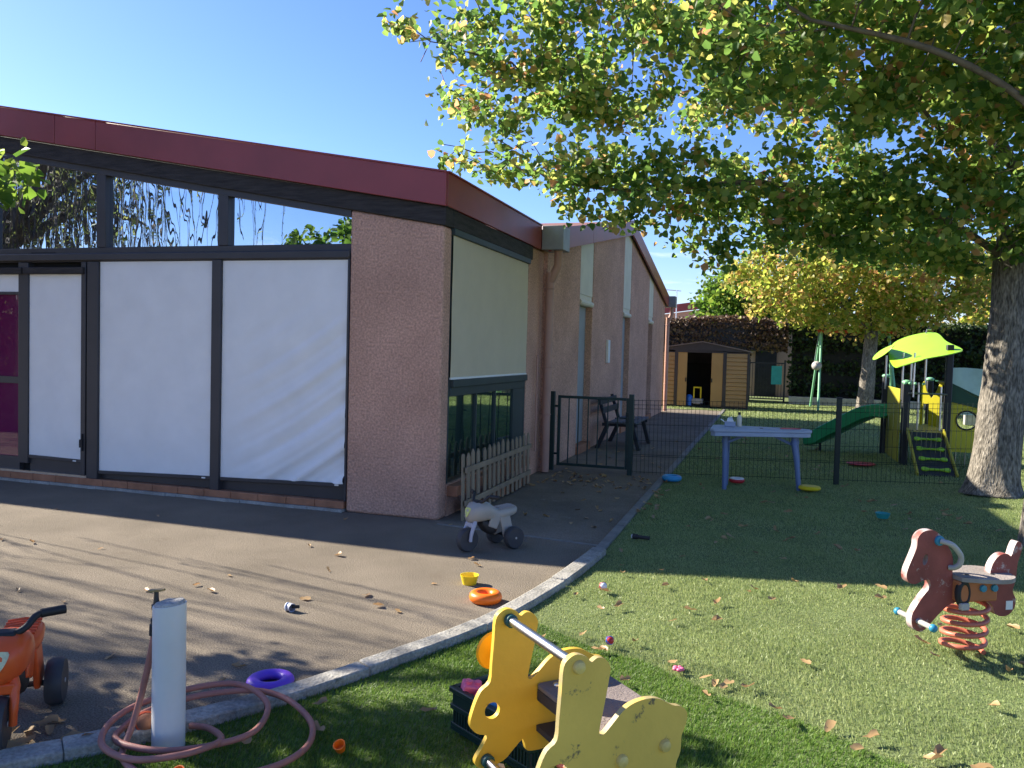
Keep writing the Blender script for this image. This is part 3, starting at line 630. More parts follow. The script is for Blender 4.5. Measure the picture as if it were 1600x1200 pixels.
b = B(); b.lathe([(.0, .001), (.026, .001), (.028, .01), (.028, .10), (.022, .122), (.012, .13), (.012, .135)], 18, Matrix.Translation((2.47, 3.1, TT))); b.build('bottle_body', M['panel_white'], bo, smooth=True)
b = B(); b.lathe([(.014, .1355), (.015, .14), (.014, .165), (.0, .167)], 14, Matrix.Translation((2.47, 3.1, TT))); b.build('cap', M['rubber'], bo, smooth=True)
b = B(); b.plate(smooth_outline([(2.93, 3.04), (3.1, 3.08), (3.15, 3.15), (3.05, 3.19), (2.95, 3.14)]), .006, frame_mat((0, 0, TT+.004), (1, 0, 0), (0, 1, 0), (0, 0, 1))); solo(b, 'red_mat', M['red'], 'flat faded red sheet lying on the right end of the blue table', 'mat', (3.04, 3.12, TT))

# ------------------------------------------------------------------ toys on the ground
def ring(x, y, RR, r, m, name, label, cat='ring', sz=1., dz=0, mat2=None, tilt=0):
    z = gz(x, y)+dz; mm = Matrix.Translation((x, y, z+r*sz)) @ Matrix.Rotation(tilt, 4, 'X')
    if mat2 is None:
        b = B(); b.torus(None, RR, r, 36, 14, sz, mm); return solo(b, name, M[m], label, cat, (x, y, z), smooth=True)
    t = thing(name, label, cat, (x, y, z)); b = B(); b.torus(None, RR, r, 36, 14, sz, mm); b.build('tube', M[m], t, smooth=True)
    b = B(); b.torus(None, RR, r*.8, 36, 12, sz*.55, Matrix.Translation((0, 0, r*.62)) @ mm); b.build('top_band', M[mat2], t, smooth=True); return t
ring(1.70, 3.27, .085, .034, 'blue_ring', 'throw_ring', 'bright blue foam ring on the grass edge beside the path', dz=.012)
ring(2.46, 3.30, .062, .03, 'red', 'throw_ring', 'red and white ring lying under the blue table', dz=.012, mat2='white')
ring(.69, -3.60, .076, .030, 'purple', 'throw_ring', 'purple ring lying on the asphalt half hidden by the kerb', sz=.8)
ring(1.18, -2.06, .068, .034, 'orange_ring', 'throw_ring', 'bright orange foam ring on the asphalt near the kerb')
g = gz(3.26, 2.93); b = B(); b.lathe([(0, .012), (.09, .012), (.118, .028), (.12, .045), (.105, .06), (.06, .066), (0, .066)], 30, Matrix.Translation((3.26, 2.93, g))); solo(b, 'throw_disc', M['yellow_p'], 'round yellow cushion disc on the grass at the table leg', 'disc', (3.26, 2.93, g), smooth=True)
g = gz(4.03, 5.4); b = B(); b.lathe([(0, .01), (.16, .01), (.19, .03), (.18, .035), (0, .028)], 30, Matrix.Translation((4.03, 5.4, g))); solo(b, 'throw_disc', M['red'], 'flat red disc lying on the shaded grass behind the fence', 'disc', (4.03, 5.4, g), smooth=True)
def bowl(x, y, r, h, m, label):
    g = gz(x, y)+(.012 if x > 1.6 else .001); b = B(); b.lathe([(0, .0), (r*.72, .0), (r, h), (r*.95, h), (r*.68, .006), (0, .006)], 28, Matrix.Translation((x, y, g))); solo(b, 'toy_bowl', M[m], label, 'bowl', (x, y, g), smooth=True, ang=50)
bowl(.955, -1.74, .062, .062, 'yellow_p', 'small yellow plastic bowl standing on the asphalt'); bowl(3.83, 1.42, .066, .048, 'teal', 'teal green plastic bowl on the shaded lawn')
def toy_ball(x, y, r, m1, m2, label):
    g = gz(x, y)+.012; t = thing('toy_ball', label, 'ball', (x, y, g)); b = B(); b.ball((x, y, g+r), r, 18, 12); b.build('shell', M[m1], t, smooth=True)
    for k, tl in enumerate((0, 1.2)): b = B(); b.torus(None, r*.985, r*.12, 24, 8, 1, Matrix.Translation((x, y, g+r)) @ Matrix.Rotation(.5+tl, 4, 'X') @ Matrix.Rotation(.7, 4, 'Y')); b.build('stripe', M[m2], t, smooth=True)
toy_ball(1.82, -1.6, .026, 'clear_white', 'red', 'small red and white striped ball on the sunlit lawn')
toy_ball(2.05, -2.58, .022, 'red', 'blue', 'small red and blue ball lying at the turf seam')
toy_ball(.51, -4.17, .04, 'brick', 'orange', 'brownish orange ball tucked behind the white post')
fl = thing('flower_toy', 'small pink flower shaped toy on the turf seam', 'toy', (2.43, -2.84, .03))
for k in range(5):
    a = k*2*math.pi/5; b = B(); b.ball((2.43+.017*math.cos(a), -2.84+.017*math.sin(a), .052), .013, 12, 8, (1, 1, .7)); b.build('petal', M['pink'], fl, smooth=True)
ct = thing('plastic_cup', 'small pale blue and white plastic piece lying on the asphalt', 'cup', (.19, -2.66, 0))
b = B(); b.lathe([(0, -.028), (.022, -.028), (.025, .02), (.021, .02), (.018, -.02), (0, -.02)], 16, Matrix.Translation((.19, -2.66, .024)) @ Matrix.Rotation(R(90), 4, 'Y') @ Matrix.Rotation(.4, 4, 'X')); b.build('cup_body', M['silver_plastic'], ct, smooth=True, ang=50)
b = B(); b.torus(None, .022, .005, 18, 8, 1, Matrix.Translation((.17, -2.66, .024)) @ Matrix.Rotation(R(90), 4, 'Y')); b.build('cup_rim', M['clear_white'], ct, smooth=True)
b = B(); b.bar((.2, -2.66, .03), (.245, -2.65, .03), .01, .02); b.build('cup_lug', M['rubber'], ct, bevel=.003)
bt = thing('black_torch', 'small black toy torch lying on the shaded lawn', 'toy', (1.82, -.04, .02))
b = B(); b.tube([(1.76, -.03, .035), (1.80, -.035, .035), (1.801, -.035, .035), (1.90, -.05, .035)], [.024, .022, .017, .016], 12); b.build('torch_body', M['rubber'], bt, smooth=True)
b = B(); b.tube([(1.757, -.03, .035), (1.75, -.029, .035)], [.018, .016], 12); b.build('lens', M['clear_white'], bt)
for x_, y_, m_, lb in ((1.29, -4.03, 'orange_ring', 'small orange plastic cup dropped on the dark turf'), (.86, -4.40, 'orange_ring', 'small orange toy piece at the hose loops')):
    b = B(); b.lathe([(0, 0), (.018, 0), (.024, .03), (.02, .03), (.014, .006), (0, .006)], 14, Matrix.Translation((x_, y_, .012)) @ Matrix.Rotation(.5, 4, 'X')); solo(b, 'toy_cup', M[m_], lb, 'cup', (x_, y_, .012), smooth=True, ang=50)

# ------------------------------------------------------------------ ride-on bikes (built facing -y)
def loft(secs, n=16, pw=2.6):
    vs = []; fs = []
    for (y, z, hw, hh) in secs:
        for j in range(n):
            t = 2*math.pi*j/n; c, s_ = math.cos(t), math.sin(t)
            vs.append((hw*math.copysign(abs(c)**(2/pw), c), y, z+hh*math.copysign(abs(s_)**(2/pw), s_)))
    for i in range(len(secs)-1):
        for j in range(n): fs.append((i*n+j, i*n+(j+1) % n, (i+1)*n+(j+1) % n, (i+1)*n+j))
    fs += [tuple(range(n-1, -1, -1)), tuple((len(secs)-1)*n+j for j in range(n))]
    return B().add(vs, [tuple(reversed(f)) for f in fs])
def ride_on(loc, rz, label, body, fork, sticker, steer=0., S=1.0):
    t = thing('ride_on_bike', label, 'ride-on toy', loc, rz, 'toy motorbikes')
    def bd(b, nm, m, par=t, **k):
        b.v = [(v[0]*S, v[1]*S, v[2]*S) for v in b.v]; return b.build(nm, M[m], par, local=True, **k)
    bo_ = bd(loft([(-.205, .285, .02, .03), (-.195, .285, .05, .058), (-.15, .30, .078, .078), (-.09, .305, .086, .082), (-.03, .30, .08, .072), (.02, .275, .062, .062), (.06, .262, .06, .05), (.09, .268, .072, .046), (.15, .275, .076, .044), (.21, .283, .07, .04), (.245, .287, .05, .03), (.258, .287, .02, .014)]), 'body', body, smooth=True, ang=60)
    for k in range(6):
        y_ = .085+k*.026; b = B(); b.tube([(-.058, y_, .309+k*.0018), (0, y_, .316+k*.0018), (.058, y_, .309+k*.0018)], .006, 6); bd(b, 'seat_rib', body, bo_, smooth=True)
    for s_ in (-1, 1):
        b = B(); b.bar((s_*.052, .04, .27), (s_*.05, -.0, .17), .02, .09, (0, 1, 0)); b.bar((s_*.055, .11, .26), (s_*.06, .155, .095), .022, .10, (0, 1, 0)); bd(b, 'side_panel', body, bevel=.008)
    bd(loft([(-.085, .215, .04, .03), (-.05, .19, .052, .05), (.0, .165, .054, .055), (.045, .165, .05, .05), (.075, .18, .03, .025)]), 'engine_block', 'rubber', smooth=True, ang=60)
    b = B(); b.tube([(-.10, .165, .085), (.10, .165, .085)], .011, 10); bd(b, 'rear_axle', 'rubber')
    def wheel(nm, x, y, r, w):
        m = Matrix.Translation((x, y, r)) @ Matrix.Rotation(R(90), 4, 'Y')
        b = B(); b.lathe([(r*.62, -w*.5), (r*.9, -w*.5), (r*.99, -w*.28), (r, 0), (r*.99, w*.28), (r*.9, w*.5), (r*.62, w*.5)], 30, m); wo = bd(b, nm, 'tyre', smooth=True, ang=50)
        b = B(); b.lathe([(.0, -w*.42), (r*.3, -w*.42), (r*.4, -w*.3), (r*.63, -w*.3), (r*.63, w*.3), (r*.4, w*.3), (r*.3, w*.42), (0, w*.42)], 24, m); bd(b, 'hub', 'rubber', wo, smooth=True, ang=30)
        b = B(); b.lathe([(.0, -w*.56), (r*.1, -w*.54), (r*.1, w*.54), (0, w*.56)], 12, m); bd(b, 'axle_cap', 'handle_grey', wo, smooth=True)
    wheel('rear_wheel', -.115, .165, .088, .06); wheel('rear_wheel', .115, .165, .088, .06); wheel('front_wheel', 0, -.20, .092, .06)
    for s_ in (-1, 1):
        b = B(); b.tube(smooth_path([(s_*.046, -.20, .085), (s_*.047, -.195, .14), (s_*.045, -.17, .205), (s_*.03, -.15, .25)], 4), [.013]*4+[.015]*4+[.018]*5, 10); bd(b, 'fork_leg', fork, smooth=True)
    b = B(); b.bar((-.05, -.172, .205), (.05, -.172, .205), .03, .04); bd(b, 'fork_crown', fork, bevel=.008)
    hb = [(-.17, -.04, .425), (-.10, -.07, .425), (-.065, -.10, .39), (-.03, -.115, .375), (.03, -.115, .375), (.065, -.10, .39), (.10, -.07, .425), (.17, -.04, .425)]
    b = B(); b.tube(smooth_path(hb, 4), .012, 10); ho = bd(b, 'handlebar', 'rubber', smooth=True)
    for s_ in (-1, 1): b = B(); b.tube([(s_*.105, -.068, .426), (s_*.178, -.036, .426)], .016, 10); bd(b, 'grip', 'rubber', ho, smooth=True)
    b = B(); b.box(-.04, .04, -.145, -.085, .355, .388); bd(b, 'steering_head', 'rubber', bevel=.01)
    b = B(); m = frame_mat((0, -.203, .305), (1, 0, 0), (0, .25, .97), (0, -.97, .25)); b.plate(smooth_outline([(-.03, .03), (.03, .034), (.026, 0), (.004, -.035), (-.006, -.035), (-.026, 0)], 3), .006, m); bd(b, 'number_plate', sticker)
    return t
ride_on((.745, -.77, 0), R(-34), 'grey and silver ride-on toy motorbike standing in front of the picket fence', 'grey_plastic', 'silver_plastic', 'lime_sticker')
ride_on((-.035, -4.295, 0), R(37), 'orange ride-on toy motorbike with black handlebar standing by the kerb', 'orange', 'orange', 'sticker', S=1.1)

# ------------------------------------------------------------------ water post, tap, hose
wp = thing('water_post', 'white plastic standpipe post with a brass tap near the kerb', 'post', (.64, -4.2, 0))
b = B(); b.lathe([(.061, -.03), (.061, .545), (.055, .545)], 32, Matrix.Translation((.64, -4.2, 0)))
for i, v in enumerate(b.v):
    if v[2] > .5: b.v[i] = (v[0], v[1], v[2]+(v[0]-.64)*.12)
b.build('pipe_sleeve', M['pvc'], wp, smooth=True)
b = B(); b.lathe([(.0555, .50), (.0555, .549), (.05, .556), (0, .557)], 32, Matrix.Translation((.64, -4.2, 0)))
for i, v in enumerate(b.v):
    if v[2] > .5: b.v[i] = (v[0], v[1], v[2]+(v[0]-.64)*.12+.002*math.sin(v[0]*90+v[1]*70))
b.build('mortar_fill', M['concrete'], wp, smooth=True)
tx, ty = .561, -4.185
b = B(); b.tube([(tx+.03, ty, .50), (tx, ty, .505), (tx, ty, .47)], .013, 10); b.lathe([(.012, 0), (.018, .002), (.018, .02), (.012, .024), (.009, .05), (.009, .07)], 12, Matrix.Translation((tx+.004, ty, .51))); b.build('tap_body', M['brass_dark'], wp, smooth=True)
b = B(); b.plate(smooth_outline([(-.034, 0), (-.02, .013), (0, .008), (.02, .013), (.034, 0), (.02, -.013), (0, -.008), (-.02, -.013)], 3), .008, frame_mat((tx+.004, ty, .585), (.9, .4, .1), (-.4, .9, 0), (0, 0, 1))); b.build('tap_handle', M['brass'], wp)
b = B(); b.tube([(tx, ty, .475), (tx, ty, .455), (tx-.002, ty, .45), (tx-.004, ty, .41)], [.017, .017, .02, .02], 12); b.build('hose_connector', M['rubber'], wp)
hp = [(tx-.004, ty, .415), (tx-.012, ty-.004, .36), (.533, -4.195, .27), (.518, -4.215, .16), (.515, -4.25, .075), (.545, -4.32, .035), (.62, -4.41, .035), (.78, -4.47, .03), (.98, -4.42, .03), (1.14, -4.27, .03), (1.181, -4.12, .03), (1.138, -3.98, .03), (1.043, -3.87, .035), (.893, -3.79, .05), (.76, -3.80, .068), (.63, -3.88, .072), (.53, -3.99, .07), (.46, -4.13, .062), (.455, -4.24, .045), (.50, -4.32, .05), (.60, -4.36, .058), (.741, -4.34, .055), (.87, -4.235, .05), (.945, -4.09, .05), (.88, -3.9, .055), (.77, -3.83, .08), (.65, -3.82, .09), (.54, -3.90, .09), (.45, -4.03, .085), (.41, -4.16, .08), (.43, -4.29, .07), (.52, -4.40, .06), (.68, -4.43, .055), (.83, -4.36, .065), (.885, -4.24, .06), (.84, -4.15, .04), (.74, -4.10, .035), (.66, -4.10, .03)]
b = B(); b.tube(smooth_path(hp, 6), .0125, 10); solo(b, 'garden_hose', M['hose'], 'terracotta coloured garden hose coiled on the turf around the white post', 'hose', (.6, -4.2, .0), smooth=True)

# ------------------------------------------------------------------ crate of toys
cu = Vector((.85, -.53, 0)).normalized(); cv = Vector((.53, .85, 0)).normalized(); CO = Vector((1.615, -3.72, .012))
cr = thing('toy_crate', 'dark green open plastic crate full of toys behind the yellow bunny', 'crate', tuple(CO))
def cbox(u0, u1, v0, v1, z0, z1): 
    b = B(); b.box(u0, u1, v0, v1, z0, z1, frame_mat(CO, cu, cv, (0, 0, 1))); return b
LU, LV, LH = .48, .33, .175
cbox(0, LU, 0, LV, 0, .012).build('floor', M['crate'], cr)
for u0, u1, v0, v1 in ((0, LU, 0, .012), (0, LU, LV-.012, LV), (0, .012, .013, LV-.013), (LU-.012, LU, .013, LV-.013)):
    cbox(u0-.008, u1+.008, v0-.008, v1+.008, LH-.022, LH).build('rim', M['crate'], cr, bevel=.004)
    cbox(u0-.003, u1+.003, v0-.003, v1+.003, .085, .105).build('side_band', M['crate'], cr, bevel=.002)
    cbox(u0, u1, v0, v1, .0125, .03).build('side_band', M['crate'], cr, bevel=.002)
    b = B(); horiz = (u1-u0) > .1; nn = 26 if horiz else 18
    for i in range(nn):
        if horiz: uu = u0+.012+(u1-u0-.03)*i/(nn-1); b.box(uu, uu+.007, v0+.002, v1-.002, .03, .085, frame_mat(CO, cu, cv, (0, 0, 1)))
        else: vv = v0+.008+(v1-v0-.022)*i/(nn-1); b.box(u0+.002, u1-.002, vv, vv+.007, .03, .085, frame_mat(CO, cu, cv, (0, 0, 1)))
    b.build('grille', M['crate'], cr, kind='stuff')
    cbox(u0+.004, u1-.004, v0+.004, v1-.004, .1055, LH-.022).build('side_panel', M['crate'], cr)
def inbox(b, nm, m, label, cat, **k): solo(b, nm, M[m], label, cat, tuple(CO+Vector((0, 0, .05))), **k)
def cpt(u, v, z): return CO+cu*u+cv*v+Vector((0, 0, z))
def cblk(u, v, z, s, m, label, rot=.4):
    t = thing('toy_brick', label, 'toy brick', tuple(cpt(u, v, z)))
    mm = Matrix.Translation(cpt(u, v, z)) @ Matrix.Rotation(rot, 4, (.3, .5, 1)); b = B(); b.box(-s[0], s[0], -s[1], s[1], -s[2], s[2], mm); b.build('block', M[m], t, bevel=.006)
    for a in (-.5, .5): b = B(); b.lathe([(.013, s[2]), (.013, s[2]+.012), (0, s[2]+.012)], 14, mm @ Matrix.Translation((a*s[0], 0, 0))); b.build('stud', M[m], t, smooth=True)
cblk(.06, .055, .165, (.04, .03, .03), 'pink', 'pink toy brick on top in the green crate', .6)
cblk(.14, .055, .15, (.035, .028, .028), 'pink_red', 'crimson toy brick beside the pink one in the crate', 1.1)
cblk(.235, .07, .16, (.05, .035, .03), 'blue', 'blue toy brick in the crate seen through the bunny eye', .2)
cblk(.36, .22, .12, (.05, .035, .03), 'yellow_p', 'yellow toy brick deep in the crate', .9)
b = B(); b.tube([cpt(.06, .27, .10), cpt(.16, .2, .165), cpt(.22, .17, .17)], .006, 8); inbox(b, 'toy_stick', 'handle_grey', 'pale stick laid across the crate', 'stick', smooth=True)
b = B(); b.ball(tuple(cpt(.2, .22, .08)), .045, 18, 12); inbox(b, 'toy_ball', 'red', 'plain red ball inside the crate', 'ball', smooth=True)

# ------------------------------------------------------------------ yellow bunny rocker
FE = Vector((2.016, -4.263, 0)); BB = Vector((.699, -.715, 0)); DD = Vector((.715, .699, 0)); WID = .4284
bunny = thing('bunny_rocker', 'yellow double bunny spring rocker with steel bars and a grey seat', 'spring rocker', (2.3, -4.27, 0))
OUT = [(-.004, .716), (-.031, .708), (-.048, .685), (-.052, .62), (-.057, .545), (-.062, .485), (-.092, .461), (-.112, .424), (-.128, .372), (-.125, .346), (-.104, .324), (-.069, .311), (-.071, .299), (-.088, .27), (-.107, .241), (-.106, .222), (-.088, .208), (-.05, .206), (-.004, .219), (.022, .241), (.062, .275), (.072, .25), (.082, .232), (.129, .228), (.193, .236), (.25, .222), (.30, .218), (.345, .24), (.352, .29), (.351, .333), (.366, .371), (.368, .415), (.382, .448), (.386, .483), (.362, .506), (.330, .515), (.284, .541), (.243, .550), (.195, .546), (.155, .529), (.115, .493), (.09, .473), (.075, .483), (.09, .56), (.103, .632), (.106, .664), (.088, .689), (.062, .697), (.041, .687), (.028, .703)]
OUT = smooth_outline(OUT[::-1], 3)
def fpt(s, z, w): p = FE + DD*s + BB*w; return Vector((p.x, p.y, z))
eye = circle(-.052, .39, .027, 20)
for w, mt, lb in ((0, 'yellow', None), (WID, 'yellow_worn', 'worn near side panel with dark scuffs')):
    m = frame_mat(FE+BB*w, DD, (0, 0, 1), -BB if False else DD.cross(Vector((0, 0, 1)))); b = B(); b.plate(OUT, .019, m, [eye]); b.build('bunny_panel', M[mt], bunny, bevel=.0065, seg=3, label=lb)
for s, z in ((0, .68), (-.069, .233)):
    b = B(); b.tube([fpt(s, z, .0), fpt(s, z, WID)], .0145, 18); b.build('steel_bar', M['steel'], bunny, smooth=True)
    for w in (.022, WID-.022): b = B(); b.tube([fpt(s, z, w-.012), fpt(s, z, w+.012)], .0215, 18); b.build('bar_collar', M['cap_green'], bunny, bevel=.004)
for s, z in ((0, .68), (.154, .384), (.305, .399), (-.069, .233)):
    for w, sg in ((WID+.01, 1), (-.01, -1)):
        b = B(); c_ = fpt(s, z, w); mm = frame_mat(c_, DD, Vector((0, 0, sg)), BB*sg); b.lathe([(.0195, -.002), (.0195, .004), (.016, .011), (.008, .0145), (0, .0155)], 20, mm); b.build('bolt_cap', M['bolt'], bunny, smooth=True)
# seat between the panels, turned-down front lip
b = B(); sv = [(.11, .437), (.20, .447), (.37, .452)]
b.plate([(.105, .012), (.12, 0), (.36, 0), (.37, .01), (.37, WID-.03), (.36, WID-.02), (.12, WID-.02), (.105, WID-.032)], .016, frame_mat(FE+BB*.01+Vector((0, 0, .447)), DD, BB, (0, 0, -1))); b.build('seat', M['seat'], bunny, bevel=.004)
b = B(); b.bar(fpt(.118, .417, .011), fpt(.118, .417, WID-.011), .02, .042, (0, 0, 1)); b.build('seat_bracket', M['seat_edge'], bunny, bevel=.006)
for w in (.05, WID-.05):
    b = B(); b.lathe([(.012, 0), (.011, .004), (.006, .007), (0, .008)], 14, Matrix.Translation(fpt(.16, .456, w))); b.build('seat_bolt', M['steel'], bunny, smooth=True)
b = B(); b.lathe([(0, -.006), (.058, -.006), (.064, 0), (.058, .006), (0, .006)], 32, frame_mat(fpt(-.012, .553, -.075), DD, (0, 0, 1), DD.cross(Vector((0, 0, 1))))); b.build('round_plate', M['amber'], bunny, smooth=True)
b = B(); b.tube([fpt(-.012, .553, -.07), fpt(-.012, .553, -.008)], .012, 12); b.build('plate_spacer', M['amber'], bunny)
def coil(bb, cx, cy, z0, z1, r, turns, tr, n=22, lean=(0, 0)):
    P = []
    for i in range(int(turns*n)+1):
        t = i/(turns*n); a = 2*math.pi*turns*t; P.append((cx+lean[0]*t+r*math.cos(a), cy+lean[1]*t+r*math.sin(a), z0+(z1-z0)*t))
    bb.tube(P, tr, 10); return bb
c_ = fpt(.17, 0, WID/2); coil(B(), c_.x, c_.y, .03, .30, .085, 5, .011).build('spring', M['spring'], bunny, smooth=True)
b = B(); b.bar(fpt(.17, .305, .012), fpt(.17, .305, WID-.012), .12, .02, (0, 0, 1)); b.build('spring_plate', M['seat_edge'], bunny)
b = B(); b.bar(fpt(.17, .31, WID/2), fpt(.17, .44, WID/2), .04, .04); b.build('seat_post', M['seat_edge'], bunny)

# ------------------------------------------------------------------ red spring horse
HO = Vector((3.772, -2.17, 0)); HD = Vector((.875, .485, 0)).normalized(); HN = Vector((HD.y, -HD.x, 0)); HG = gz(3.77, -2.17)
horse = thing('horse_rocker', 'faded red wooden horse spring rider on a coral coil spring', 'spring rider', (3.772, -2.17, HG))
HB = [(-.23, .715), (-.193, .705), (-.158, .672), (-.131, .639), (-.103, .593), (-.093, .547), (-.094, .495), (-.087, .46), (-.04, .452), (.03, .445), (.09, .440), (.128, .445), (.125, .50), (.148, .554), (.184, .583), (.222, .585), (.243, .574), (.258, .617), (.275, .647), (.298, .640), (.306, .61), (.284, .538), (.277, .452), (.262, .393), (.281, .359), (.28, .313), (.248, .274), (.203, .266), (.164, .284), (.142, .331), (.084, .352), (.01, .354), (-.086, .345), (-.149, .302), (-.232, .221), (-.264, .207), (-.301, .224), (-.314, .264), (-.306, .308), (-.255, .384), (-.218, .428), (-.226, .466), (-.267, .460), (-.302, .447), (-.339, .457), (-.353, .49), (-.343, .535), (-.305, .625), (-.3, .674), (-.273, .706)]
HB = smooth_outline(HB[::-1], 3)
def hpt(s, z, w=0): p = HO+HD*s+HN*w; return Vector((p.x, p.y, z))
heye = [(-.252+.014*math.cos(a)*1.0+.005*math.sin(a), .568+.028*math.sin(a)) for a in [2*math.pi*i/16 for i in range(16)]]
b = B(); b.plate(HB, .042, frame_mat(HO, HD, (0, 0, 1), HN), [heye]); b.build('horse_panel', M['horse'], horse, bevel=.012, seg=3)
b = B(); b.tube([hpt(-.278, .262, -.125), hpt(-.278, .262, .125)], .0135, 14); b.build('foot_bar', M['handle_grey'], horse, smooth=True)
for w in (-.13, .13): b = B(); b.ball(tuple(hpt(-.278, .262, w)), .02, 14, 10); b.build('bar_cap', M['blue_cap'], horse, smooth=True)
for w in (.024,):
    hp_ = [hpt(-.178, .662, .03), hpt(-.15, .655, .06), hpt(-.115, .63, .062), hpt(-.085, .59, .062), hpt(-.085, .55, .055), hpt(-.10, .53, .04), hpt(-.115, .525, .02)]
    b = B(); b.tube(smooth_path(hp_, 5), .0135, 12); b.build('handle', M['handle_grey'], horse, smooth=True)
    hp_ = [hpt(-.178, .662, -.03), hpt(-.15, .655, -.06), hpt(-.115, .63, -.062), hpt(-.085, .59, -.062), hpt(-.085, .55, -.055), hpt(-.10, .53, -.04), hpt(-.115, .525, -.02)]
    b = B(); b.tube(smooth_path(hp_, 5), .0135, 12); b.build('handle', M['handle_grey'], horse, smooth=True)
b = B(); b.lathe([(.026, 0), (.024, .01), (0, .012)], 18, frame_mat(hpt(-.18, .662, .021), HD, (0, 0, 1), HN)); b.build('handle_cap', M['blue_cap'], horse, smooth=True)
b = B(); so_ = smooth_outline([(-.085, -.06), (-.07, -.085), (.05, -.13), (.14, -.135), (.21, -.09), (.235, 0), (.21, .09), (.14, .135), (.05, .13), (-.07, .085), (-.085, .06)], 4)
b.plate(so_, .022, frame_mat(HO+Vector((0, 0, .478)), HD, -HN, (0, 0, 1))); b.build('seat', M['horse_seat'], horse, bevel=.006)
for s, w in ((-.02, .03), (.12, .04)): b = B(); b.lathe([(.010, 0), (.010, .003), (.004, .003)], 12, Matrix.Translation(hpt(s, .489, w))); b.build('seat_bolt', M['rubber'], horse)
b = B(); b.box(-.09, .13, -.07, .07, .36, .466, frame_mat(HO, HD, -HN, (0, 0, 1))); b.build('seat_block', M['horse_edge'], horse, bevel=.01)
for s, w in ((.04, .071), (.105, .071)): b = B(); b.lathe([(.019, 0), (.017, .01), (0, .012)], 16, frame_mat(hpt(s, .43, w), HD, (0, 0, 1), HN)); b.build('bolt_cap', M['blue_cap'], horse, smooth=True)
b = B(); b.torus(None, .055, .02, 24, 10, 1, frame_mat(hpt(-.06, .405, .055), HD*.5, (0, 0, 1), HN)); b.build('spring_clamp', M['rubber'], horse, smooth=True)
b = B(); b.box(-.085, -.04, .06, .085, .325, .36, frame_mat(HO, HD, HN, (0, 0, 1))); b.build('clamp_bracket', M['handle_grey'], horse, bevel=.004)
b = B(); b.box(.225, .265, .0212, .0235, .30, .345, frame_mat(HO, HD, HN, (0, 0, 1))); b.build('maker_sticker', M['white'], horse)
b = B(); b.lathe([(.03, 0), (.03, .0006)], 18, frame_mat(hpt(-.252, .568, -.0216), HD*.55, (0, 0, 1), HN)) if False else b.tube([hpt(-.252, .54, -.012), hpt(-.246, .568, -.012), hpt(-.25, .59, -.012)], .006, 6); b.build('eye_white', M['handle_grey'], horse)
coil(B(), HO.x, HO.y, HG+.015, .362, .098, 4.6, .0125, lean=(.012, .004)).build('spring', M['spring'], horse, smooth=True)
#@@FAR
# ------------------------------------------------------------------ playhouse with slide
PG = .10
ph = thing('playhouse', 'lime and yellow playhouse tower with leaf roof, climbing ramp and green slide', 'playhouse', (4.85, 6.4, PG))
for x_, y_, h, r in ((4.60, 5.72, 1.23, .05), (5.12, 5.72, 1.78, .045), (4.52, 7.2, 1.28, .05), (5.14, 7.2, 1.25, .045)):
    b = B(); b.box(x_-r, x_+r, y_-r, y_+r, .0, h); b.build('post', M['play_post'], ph, bevel=.012)
    if h < 1.5:
        b = B(); b.ball((x_, y_, h+.02), .062, 14, 8, (1, 1, .55)); b.build('post_cap', M['swing_green'], ph, smooth=True)
for x_, y_, z0, z1 in ((4.56, 5.82, 1.0, 1.66), (4.68, 5.66, 1.05, 1.66), (4.50, 7.1, 1.1, 1.62), (5.06, 7.12, 1.0, 1.8), (4.86, 7.12, 1.1, 1.75), (4.75, 5.68, .6, 1.25), (5.03, 5.68, .6, 1.2)):
    b = B(); b.tube([(x_, y_, z0), (x_, y_, z1)], .014, 8); b.build('roof_stay', M['steel'], ph, smooth=True)
b = B(); b.tube([(4.62, 5.66, 1.10), (5.10, 5.66, 1.10)], .013, 8); b.build('grab_rail', M['steel'], ph, smooth=True)
for x_ in (4.57, 4.63, 4.70, 4.80): b = B(); b.ball((x_, 5.64, 1.235), .02, 10, 7); b.build('knob', M['swing_green'], ph, smooth=True)
b = B(); b.box(4.55, 5.16, 5.68, 7.25, .54, .58); b.build('platform', M['play_olive'], ph)
# bent leaf-shaped roof sheets
def roof_sheet(outline, fn, m, t=.012):
    pts = smooth_outline(outline, 5); n = len(pts); cxx = sum(p[0] for p in pts)/n; cyy = sum(p[1] for p in pts)/n; vs = []; fs = []
    rings_ = [1, .75, .5, .25]
    for k, dz in ((0, t), (1, 0)):
        for r_ in rings_:
            for p in pts: x_, y_ = cxx+(p[0]-cxx)*r_, cyy+(p[1]-cyy)*r_; vs.append((x_, y_, fn(x_, y_)+dz))
        vs.append((cxx, cyy, fn(cxx, cyy)+dz))
    K = len(rings_)*n+1
    for k in (0, 1):
        o_ = k*K
        for r_ in range(len(rings_)-1):
            for i in range(n):
                q_ = (o_+r_*n+i, o_+r_*n+(i+1) % n, o_+(r_+1)*n+(i+1) % n, o_+(r_+1)*n+i); fs.append(q_ if k == 0 else q_[::-1])
        for i in range(n):
            q_ = (o_+3*n+i, o_+3*n+(i+1) % n, o_+K-1); fs.append(q_ if k == 0 else q_[::-1])
    for i in range(n): fs.append((i, K+i, K+(i+1) % n, (i+1) % n))
    return B().add(vs, fs).build('roof_leaf', M[m], ph, smooth=True, ang=60)
